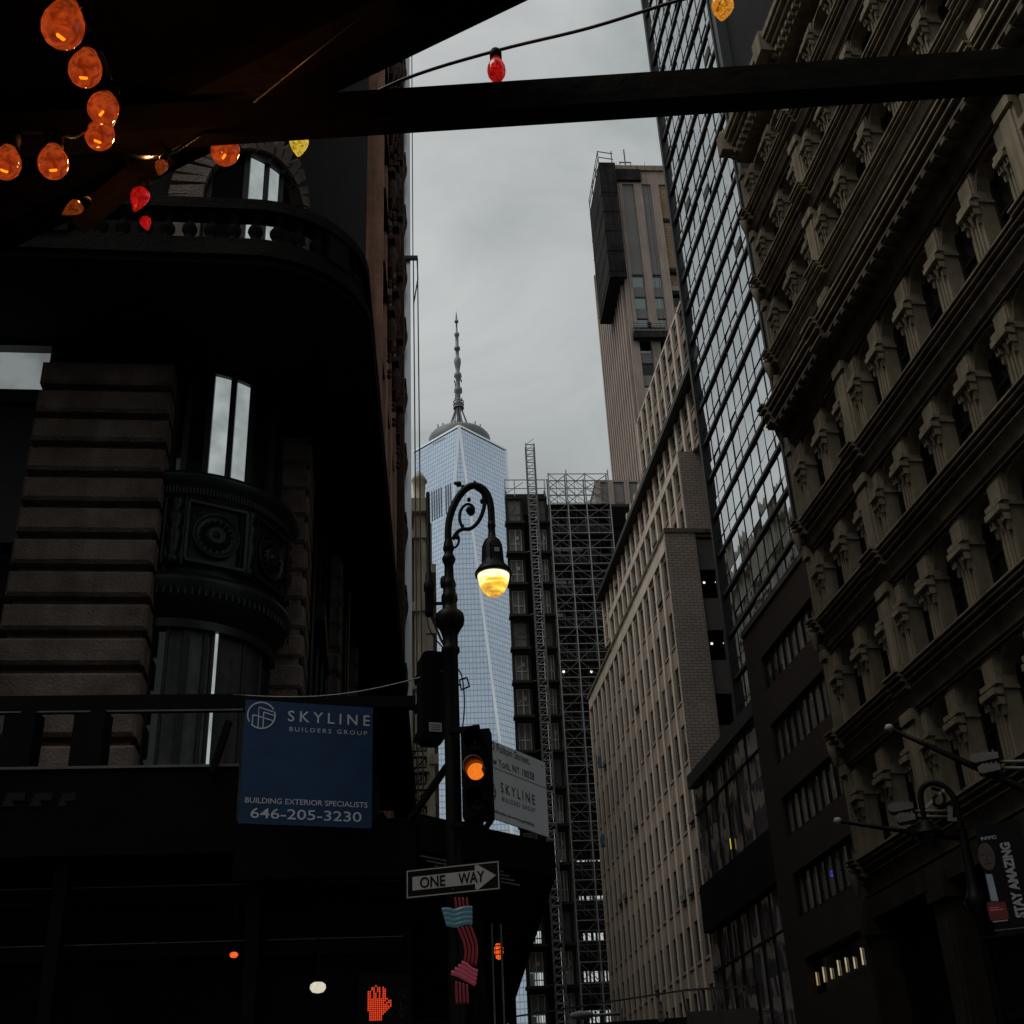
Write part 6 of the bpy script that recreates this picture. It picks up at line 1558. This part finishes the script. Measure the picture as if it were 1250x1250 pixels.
# ------------------------------------------------------------------ right hand street furniture
def right_lamp():
    fr = facing(18.3, 22.0); xp = fr.hit(1173, 1010)[0]; o = fr.w(xp, 0, 0); f = Frame(o.x, o.y, fr.rz); s = 22.0 / 1550 * 1.1
    t = thing('lamp_post', 'dark unlit crook lamp post before the khaki cast iron building', 'street lamp', (o.x, o.y, 0), fr.rz)
    zt = f.hit(1173, 1012)[1]
    m = MB(); m.lathe([(0.26, 0), (0.26, 0.3), (0.2, 0.35), (0.2, 1.0), (0.12, 1.2), (0.09, 1.6), (0.085, zt - 1.4), (0.14, zt - 1.3), (0.2, zt - 1.15), (0.14, zt - 1.05), (0.09, zt - 0.9), (0.075, zt)], 16); m.build('post', 'iron', t)
    P = lambda pts: smooth(px_path(f, pts), 4)
    c = MB(); c.tube(P([(1173, 1014), (1171, 999), (1167.6, 983), (1162, 970), (1152, 960), (1139.6, 955.6), (1130, 958), (1124.5, 965), (1124, 976), (1126.5, 990), (1128.4, 1001)]), 0.05, 8); c.build('crook', 'iron', t)
    c = MB(); c.tube(P([(1137, 962), (1147, 965), (1153, 974), (1150, 982), (1142, 983), (1139, 976), (1143, 970)]), 0.03, 8); c.tube(P([(1153, 982), (1160, 979), (1165, 986), (1160, 990)]), 0.028, 8); c.build('scroll', 'iron', t)
    xl = f.hit(1129, 1005)[0]; Z = lambda v: f.hit(1129, v)[1]
    g = MB(); g.lathe([(0, Z(1000)), (0.05, Z(1001)), (0.13, Z(1004)), (0.15, Z(1011)), (0.26, Z(1018)), (0.26, Z(1020)), (0, Z(1020))], 16, 0, Matrix.Translation((xl, 0, 0))); lu = g.build('lantern_hood', 'iron', t)
    g = MB(); g.lathe([(0.2, Z(1020.3)), (0.18, Z(1024)), (0.1, Z(1028)), (0, Z(1029))], 14, 0, Matrix.Translation((xl, 0, 0))); g.build('lamp_glass', 'darkglass', lu)
    g = MB(); g.bar(*px_path(f, [(1130, 986), (1139, 977)]), 0.05); g.bar(*px_path(f, [(1147, 969), (1153, 964)]), 0.05); g.build('pale_strap', 'galv', t)  # short pale bars on the crook
    # mast arm to the left
    def arm(label, pts, rr, tip, f=f):
        p = px_path(f, pts); o = f.w(p[-1].x, p[-1].y, 0); tt = thing('mast_arm', label, 'mast arm', (o.x, o.y, 0), f.rz)
        q = [Vector((a.x - p[-1].x, a.y - p[-1].y, a.z)) for a in p]
        m = MB(); m.tube(q, rr, 8); m.build('arm_tube', 'iron', tt)
        a = px_path(f, [tip])[0] - Vector((p[-1].x, p[-1].y, 0)); m = MB(); m.lathe([(0, -0.07), (0.06, -0.04), (0.075, 0), (0.05, 0.05), (0, 0.06)], 10, 0, Matrix.Translation(a)); m.build('end_cap', 'owwhite', tt)
        return tt
    arm('dark mast arm reaching left from the unlit crook lamp post', [(1024, 1002.5), (1060, 1008), (1100, 1014), (1130, 1019), (1173, 1023)], [0.03, 0.035, 0.04, 0.045, 0.05], (1022.5, 1002))
    f2 = facing(21, 20.5)
    tt = arm('long dark mast arm slanting down to the right edge with a pale tip', [(1092, 892), (1130, 909), (1190, 936), (1250, 963), (1300, 986)], [0.035, 0.04, 0.055, 0.065, 0.075], (1085.5, 888.5), f2)
    e = px_path(f2, [(1300, 986)])[0]; m = MB(); m.lathe([(0.2, 0), (0.2, 0.4), (0.13, 0.6), (0.11, e.z + 0.4), (0, e.z + 0.45)], 14); m.build('arm_post', 'galvdark', tt)
    # twin flood lamps on arms
    def floods(label, f, heads, arms, sc):
        o = f.w(f.hit(*arms[0][1])[0], 0, 0); ox = f.hit(*arms[0][1])[0]; tt = thing('flood_lamp', label, 'flood lamp', (o.x, o.y, 0), f.rz, 'twin flood lamps on arms')
        for (u, v), (u2, v2) in arms:
            a, b = px_path(f, [(u, v), (u2, v2)]); m = MB(); m.tube([a - Vector((ox, 0, 0)), b - Vector((ox, 0, 0))], 0.03 * sc, 8); m.build('arm', 'floodgray', tt)
        for (u, v, w_, h_) in heads:
            p = px_path(f, [(u, v)])[0] - Vector((ox, 0, 0)); w2, h2 = w_ * s * sc / 2, h_ * s * sc / 2; m = MB()
            m.prism([(p.x - w2, p.z - h2 * .5), (p.x - w2 * .7, p.z - h2), (p.x + w2, p.z - h2 * .7), (p.x + w2, p.z + h2 * .6), (p.x - w2 * .55, p.z + h2), (p.x - w2, p.z + h2 * .5)], -0.12, 0.12)
            for k in range(4): m.box(p.x - w2 * .6 + k * w2 * .4, p.x - w2 * .6 + k * w2 * .4 + 0.03, -0.1, 0.1, p.z + h2 * .7, p.z + h2 * 1.25)
            m.build('lamp_head', 'floodgray', tt)
        return tt, ox
    tt, ox = floods('grey twin flood lamp on arms beside the unlit crook lamp post', f, [(1100, 986.5, 26, 10), (1106, 999.5, 20, 10)], [((1112, 990.5), (1160, 990.5)), ((1115, 996.5), (1160, 997.5))], 1.0)
    m = MB(); a, b = px_path(f, [(1160, 985), (1160, 1003)]); m.bar(a - Vector((ox, 0, 0)), b - Vector((ox, 0, 0)), 0.08); b2 = px_path(f, [(1173, 1000)])[0] - Vector((ox, 0, 0)); m.bar((0, 0, b2.z), (b2.x, 0, b2.z), 0.06); m.build('bracket', 'galvdark', tt)
    tt, ox = floods('grey twin flood lamp at the right edge above the banner', f2, [(1202, 926, 28, 10), (1208, 939.5, 22, 10)], [((1216, 930), (1288, 929)), ((1220, 937.5), (1288, 938))], 0.95)
    # street banner
    fb = facing(20, 21.9); x0 = fb.hit(1190, 1015)[0]; z1 = fb.hit(1210, 1006)[1]; z0 = fb.hit(1215, 1143)[1]; x1 = fb.hit(1262, 1080)[0]
    o = fb.w(x0, 0, 0); t = thing('street_banner', 'black street banner with a portrait and the words stay amazing', 'banner', (o.x, o.y, 0), fb.rz)
    MB().box(0, x1 - x0, 0, 0.012, z0, z1).build('cloth', 'bannerblack', t)
    H = lambda u, v: (fb.hit(u, v)[0] - x0, fb.hit(u, v)[1])
    l = MB(); y = -0.004
    a, b = H(1198, 1026), H(1216, 1019.5); text_into(l, 'NYC', a[0], b[0], a[1], b[1], y, 0, 0.05)
    a, b = H(1222, 1029), H(1236, 1029); c = H(1238, 1121); d = H(1250, 1121); xm0 = (a[0] + c[0]) / 2; xm1 = (b[0] + d[0]) / 2
    text_into(l, 'STAY AMAZING', xm0, xm1, c[1], a[1], y, 0, 0.05, rot=90)
    a, b = H(1214, 1135.5), H(1258, 1132); text_into(l, 'NYCGO.COM/STAYAMAZING', a[0], b[0], a[1], b[1], y, 0, 0.02)
    a, b = H(1212, 1126), H(1230, 1122.5); l.box(a[0], b[0], y - 0.001, y, a[1], b[1]); l.build('lettering', 'bannerwhite', t)
    p = MB(); c = H(1204.5, 1046); pts = [(c[0] + 0.125 * cos(2 * pi * k / 24), y, c[1] + 0.225 * sin(2 * pi * k / 24) * (1 if sin(2 * pi * k / 24) > 0 else 0.95)) for k in range(24)]; p.add(pts, [tuple(range(24))])
    hd = p.build('printed_head', 'bannerskin', t)
    q = MB()
    for ex in (-0.05, 0.045): q.box(c[0] + ex - 0.025, c[0] + ex + 0.025, y - 0.002, y - 0.001, c[1] + 0.02, c[1] + 0.045)
    q.box(c[0] - 0.05, c[0] + 0.05, y - 0.002, y - 0.001, c[1] - 0.125, c[1] - 0.095); q.box(c[0] - 0.015, c[0] + 0.015, y - 0.002, y - 0.001, c[1] - 0.06, c[1] + 0.0); q.build('printed_features', 'ink', hd)
    q = MB(); q.add([(H(u, v)[0], y, H(u, v)[1]) for u, v in ((1203, 1067), (1211, 1067), (1219, 1100), (1210, 1100))][::-1], [(0, 1, 2, 3)]); q.build('printed_shirt', 'bannerpale', t)
    q = MB(); q.add([(H(u, v)[0], y, H(u, v)[1]) for u, v in ((1203, 1101), (1227, 1101), (1232, 1121), (1209, 1124))][::-1], [(0, 1, 2, 3)]); rd = q.build('printed_panel', 'bannerred', t)
    q = MB()
    for (u0, u1, v) in ((1209, 1220, 1109.5), (1208, 1225, 1112.5)): a, b = H(u0, v), H(u1, v); q.box(a[0], b[0], y - 0.003, y - 0.002, a[1], a[1] + 0.02)
    q.build('printed_lines', 'neonpink', rd)
    m = MB()
    for zz in (z1 + 0.0, z0): m.bar((-0.35, 0.02, zz), (x1 - x0, 0.02, zz), 0.03)
    m.build('banner_arm', 'iron', t)
    # arm lamp at the foot of the tan building
    fa = facing(2, 60); x, z = fa.hit(715, 1240); xb, zb = fa.hit(758, 1237.5); o = fa.w(xb, 0, 0)
    t = thing('street_light', 'pale cobra head street light on a level arm low by the tan building', 'street lamp', (o.x, o.y, 0), fa.rz)
    m = MB(); m.tube([(fa.hit(718, 1240)[0] - xb, 0, z), (0, 0, zb)], 0.07, 8); m.build('arm', 'galv', t)
    m = MB(); m.lathe([(0, -0.55), (0.12, -0.5), (0.2, -0.1), (0.16, 0.3), (0.08, 0.5), (0, 0.5)], 12, 0, Matrix.Translation((x - xb - 0.15, 0, z + 0.03)) @ Matrix.Rotation(pi / 2, 4, 'Y')); m.build('lamp_head', 'galv', t)
    m = MB(); m.lathe([(0.15, 0), (0.15, 0.3), (0.1, 0.4), (0.08, zb + 0.2), (0, zb + 0.2)], 10); m.build('post', 'galvdark', t)
right_lamp()

# ================================================================== DINING SHED OVERHEAD
def canopy():
    t = thing('dining_shed', 'dark timber dining shed roof with a long beam crossing the view', 'shed', (0, 1.3, 0.12))
    L = (0, -1.3, -0.12)
    ex, ey = 0.058, 1.238; dx, dy = -0.888, 0.46
    e0 = (ex - dx * 1.9, ey - dy * 1.9); e1 = (ex + dx * 3.4, ey + dy * 3.4)
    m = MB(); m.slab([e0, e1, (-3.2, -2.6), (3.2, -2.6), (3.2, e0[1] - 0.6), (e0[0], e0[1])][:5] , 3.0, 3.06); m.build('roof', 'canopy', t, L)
    fb = facing(1.3, 1.30); zt = (fb.hit(490, 110)[1] + fb.hit(1250, 55)[1]) / 2; zb = (fb.hit(497, 162, 0.035)[1] + fb.hit(1250, 115, 0.035)[1]) / 2
    m = MB(); a = fb.w(0, 0, 0)
    pts = [fb.w(-3.1, 0, 0), fb.w(3.1, 0, 0), fb.w(3.1, 0.035, 0), fb.w(-3.1, 0.035, 0)]
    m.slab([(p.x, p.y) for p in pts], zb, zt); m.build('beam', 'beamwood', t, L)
    r = MB(); a = (ex + dx * 0.2, ey + dy * 0.2 - 0.14, 2.97); b = (ex + dx * 3.0, ey + dy * 3.0 - 0.14, 2.97); r.bar(a, b, 0.055, 0.06); r.build('rafter', 'beamwood', t, L)
    r = MB(); p = along(204, 186, 1.95); q = along(92, 273, 1.95); r.bar(p, q, 0.026, 0.026); r.build('brace', 'beamwood', t, L)
    for x in (-2.95, 2.95):
        for y in (1.33, -2.4): q = MB(); q.box(x - 0.045, x + 0.045, y - 0.045, y + 0.045, 0.2, 3.0); q.build('post', 'beamwood', t, L)
    q = MB(); q.box(-3.1, 3.1, -2.5, 1.42, 0.12, 0.2); q.build('floor_deck', 'canopy', t, L)
    q = MB(); q.box(-3.1, 3.1, -2.56, -2.5, 0.2, 3.0); q.build('blocking_wall', 'canopy', t, L)  # unseen wall added to keep light off the beam
    q = MB(); q.tube([along(470, -4, 1.55), along(310, 125, 1.75)], 0.0012, 5); q.build('roof_wire', 'wire', t, L)
    return zb, zt
canopy()
def bulb(u, v, wpx, dist, kind, label, tilt=0.0, lean=0.0, seed=0):
    c = along(u, v, dist); k = dist / F; r = wpx / 2 * k * 0.86
    mat_, fil = {'round': ('bulbclear', 'filament'), 'facet': ('bulbfacet', None), 'yellow': ('bulbyellow', None), 'dim': ('bulbdim', None), 'red': ('bulbred', 'filamentred'), 'redfacet': ('bulbred', None)}[kind]
    t = thing('light_bulb', label, 'light bulb', c, seed, 'coloured bulbs strung under the dining shed roof')
    t.rotation_euler = (tilt, lean, seed)
    m = MB()
    if kind == 'round' or kind == 'red':
        e = 1.0 if kind == 'round' else 1.35
        pr = [(0.0, -1.22), (0.35, -1.15), (0.68, -0.92), (0.92, -0.52), (1.0, -0.05), (0.94, 0.42), (0.76, 0.85), (0.55, 1.2), (0.46, 1.42)]
        m.lathe([(a * r, b * r * e * 0.92) for a, b in pr], 28); sock = 1.42 * r * e * 0.92
    else:
        pr = [(0.0, -1.75), (0.22, -1.55), (0.50, -1.0), (0.78, -0.4), (0.97, 0.15), (1.0, 0.5), (0.85, 0.85), (0.6, 1.1)]
        m.lathe([(a * r, b * r) for a, b in pr], 14, 0, None, False); sock = 1.1 * r
        # raised diamond ribs of the pressed glass
        for i in range(14):
            for (z0, r0), (z1, r1) in (((-1.0, 0.5), (-0.4, 0.78)), ((-0.4, 0.78), (0.15, 0.97)), ((0.15, 0.97), (0.5, 1.0))):
                a0, a1 = 2 * pi * i / 14, 2 * pi * (i + 1) / 14; m.bar((r0 * r * cos(a0), r0 * r * sin(a0), z0 * r), (r1 * r * cos(a1), r1 * r * sin(a1), z1 * r), 0.05 * r)
    m.build('bulb_glass', mat_, t)
    s = MB(); s.lathe([(0.50 * r, sock), (0.66 * r, sock + 0.05 * r), (0.66 * r, sock + 0.9 * r), (0.5 * r, sock + 1.25 * r), (0.2 * r, sock + 1.4 * r), (0.001, sock + 1.4 * r)], 16); s.build('socket', 'black', t)
    if fil:
        f = MB()
        if kind == 'round':
            f.tube([(-0.24 * r, 0.0, -0.55 * r), (-0.17 * r, 0, -0.6 * r), (0.17 * r, 0, -0.6 * r), (0.24 * r, 0.0, -0.55 * r)], [0.05 * r, 0.085 * r, 0.085 * r, 0.05 * r], 8)
        else: f.tube([(-0.3 * r, 0, 0.7 * r), (0, 0, 0.35 * r), (0.3 * r, 0, 0.7 * r)], 0.12 * r, 6)
        f.build('filament', fil, t)
    return c, sock + 1.2 * r, t
bulbs = [
    (77, 32, 53, 1.28, 'round', 'largest orange glowing bulb at the upper left corner', 0.25, -0.15, 1.1),
    (104, 85, 42, 1.55, 'round', 'orange glowing bulb just below the largest bulb', 0.2, 0.1, 0.1),
    (126, 132, 40, 1.60, 'round', 'upper orange bulb of the touching pair on the left', 0.15, 0.1, 2.4),
    (122, 165, 37, 1.72, 'round', 'lower orange bulb of the touching pair on the left', 0.1, 0.15, 0.45),
    (65, 199, 39, 1.66, 'round', 'orange bulb below the touching pair, second from the left edge', 0.1, -0.1, 0.05),
    (7, 200, 38, 1.70, 'round', 'orange bulb cut off by the left edge of the picture', 0.1, 0.0, 0.6),
    (275, 184, 38, 2.02, 'round', 'orange glowing bulb half hidden under the beam left of the yellow bulb', 0.1, 0.0, 2.2),
    (365, 176, 26, 2.05, 'yellow', 'yellow ribbed bulb peeping out below the beam', 0.0, 0.0, 0.2),
    (197, 204, 17, 1.72, 'dim', 'narrow dim orange ribbed bulb hanging before the balcony', 0.0, 0.1, 0.3),
    (90, 254, 20, 1.7, 'dim', 'faint orange ribbed bulb lowest on the left', 0.3, 0.9, 0.4),
    (170, 242, 25, 1.9, 'redfacet', 'larger red ribbed bulb at the left above the balcony edge', 0.2, 0.2, 0.3),
    (178, 272, 15, 1.95, 'redfacet', 'small red ribbed bulb under the larger red one', 0.0, -0.3, 0.3),
    (606, 86, 25, 2.06, 'red', 'bright red smooth bulb on the cable against the sky', 0.0, 0.0, 0.2),
    (882, 10, 29, 1.95, 'facet', 'orange ribbed bulb at the top right before the glass tower', 0.0, 0.18, 0.4),
]
ends = []
GLOW = {(122, 165): 1.0, (275, 184): 0.2, (65, 199): 0.15}
for b in bulbs:
    c, h, t = bulb(*b)
    if b[:2] in GLOW:
        pl = bpy.data.lights.new('bulb_light', 'POINT'); pl.energy = GLOW[b[:2]]; pl.color = (1.0, 0.36, 0.10); pl.shadow_soft_size = 0.008
        po = bpy.data.objects.new('bulb_light', pl); C.objects.link(po); po.location = c + Vector((0.03, 0.06, 0.03))
    ends.append(c + Matrix.Rotation(b[7], 3, 'Y') @ (Matrix.Rotation(b[6], 3, 'X') @ Vector((0, 0, h))))
def cable(pts, label):
    o = pts[0]; m = MB(); m.tube([p - o for p in smooth([Vector(p) for p in pts], 6)], 0.0027, 7); tag(m.build('light_cable', 'cable', None, o), label, 'cable')
cable([along(1060, -75, 2.02), ends[13], along(830, 0, 2.03), along(720, 34, 2.05), ends[12], along(490, 98, 2.08), ends[7], ends[6], ends[8], along(150, 190, 2.0), ends[10]], 'black light cable slanting across the sky above the beam')
cable([along(60, -60, 1.3), ends[0], ends[1], ends[2], ends[3], along(95, 165, 1.7), ends[4], ends[5], along(-60, 190, 1.75)], 'black cable carrying the orange bulbs at the left')

# ================================================================== UNSEEN BUILDINGS: blocks added to cut sky light, and a mirrored tower
def blocker_building(az0, az1, d, h, label, m_):
    am = (az0 + az1) / 2; w_ = 2 * d * tan(radians((az1 - az0) / 2)); x, y = pol(am, d)
    t = thing('unseen_blocker', label, 'building', (x, y, 0), -radians(am))
    MB().box(-w_ / 2, w_ / 2, 0, 8, 0, h).build('wall', m_, t)
    MB().box(-w_ / 2 - 0.1, w_ / 2 + 0.1, -0.3, 8, h, h + 0.5).build('cornice', m_, t)
    wn = MB(); wn.box(-0.55, 0.55, -0.03, 0.05, 0, 2.0); wn.box(-0.7, 0.7, -0.12, 0.03, -0.18, -0.02)
    repeat('window', wn, 'shopglass', t, [(-w_ / 2 + 1.4 + i * 2.4, 0, 4.6 + k * 3.6) for i in range(int((w_ - 1.5) / 2.4)) for k in range(int((h - 5) / 3.6))], limit=60)
blocker_building(113, 149, 24, 62, 'unseen tall brown block behind the viewer, added to block light', 'brown')
blocker_building(151, 183, 24, 70, 'unseen tall dark stone block straight behind the viewer, added to block light', 'rusty')
blocker_building(199, 245, 24, 40, 'unseen tall red brick block behind the viewer on the left, added to block light', 'redbrick')
blocker_building(263, 302, 22, 34, 'unseen dark block on the left, added to block light', 'rusty')
def mirrored_building():
    fr = left_side(-4.0, 7.5, 84); W, ZT = 72, 64
    t = fthing('pale_office_building', 'pale stone office tower hidden behind the red brick building and mirrored in the glass tower', 'building', fr)
    MB().box(0, W, 0, 16, 0, ZT).build('wall', 'creamfar', t)
    for k in range(1, 16): MB().box(-0.2, W + 0.2, -0.35, 0, k * 4.0 - 0.35, k * 4.0).build('belt', 'creamfar', t)
    for i in range(19): MB().box(i * 4.0 - 0.5, i * 4.0 + 0.5, -0.3, 0, 0, ZT).build('pier', 'creamfar', t)
    wn = MB(); wn.box(-1.1, 1.1, -0.06, 0.1, 0, 2.6); wn.box(-0.06, 0.06, -0.10, 0.05, 0, 2.6)
    repeat('window', wn, 'shopglass', t, [(2 + i * 4.0, 0, 0.6 + k * 4.0) for i in range(18) for k in range(15)], key=lambda q: -q[2])
    MB().box(-0.5, W + 0.5, -0.9, 16, ZT, ZT + 1.2).build('roof_cornice', 'creamfar', t)
mirrored_building()
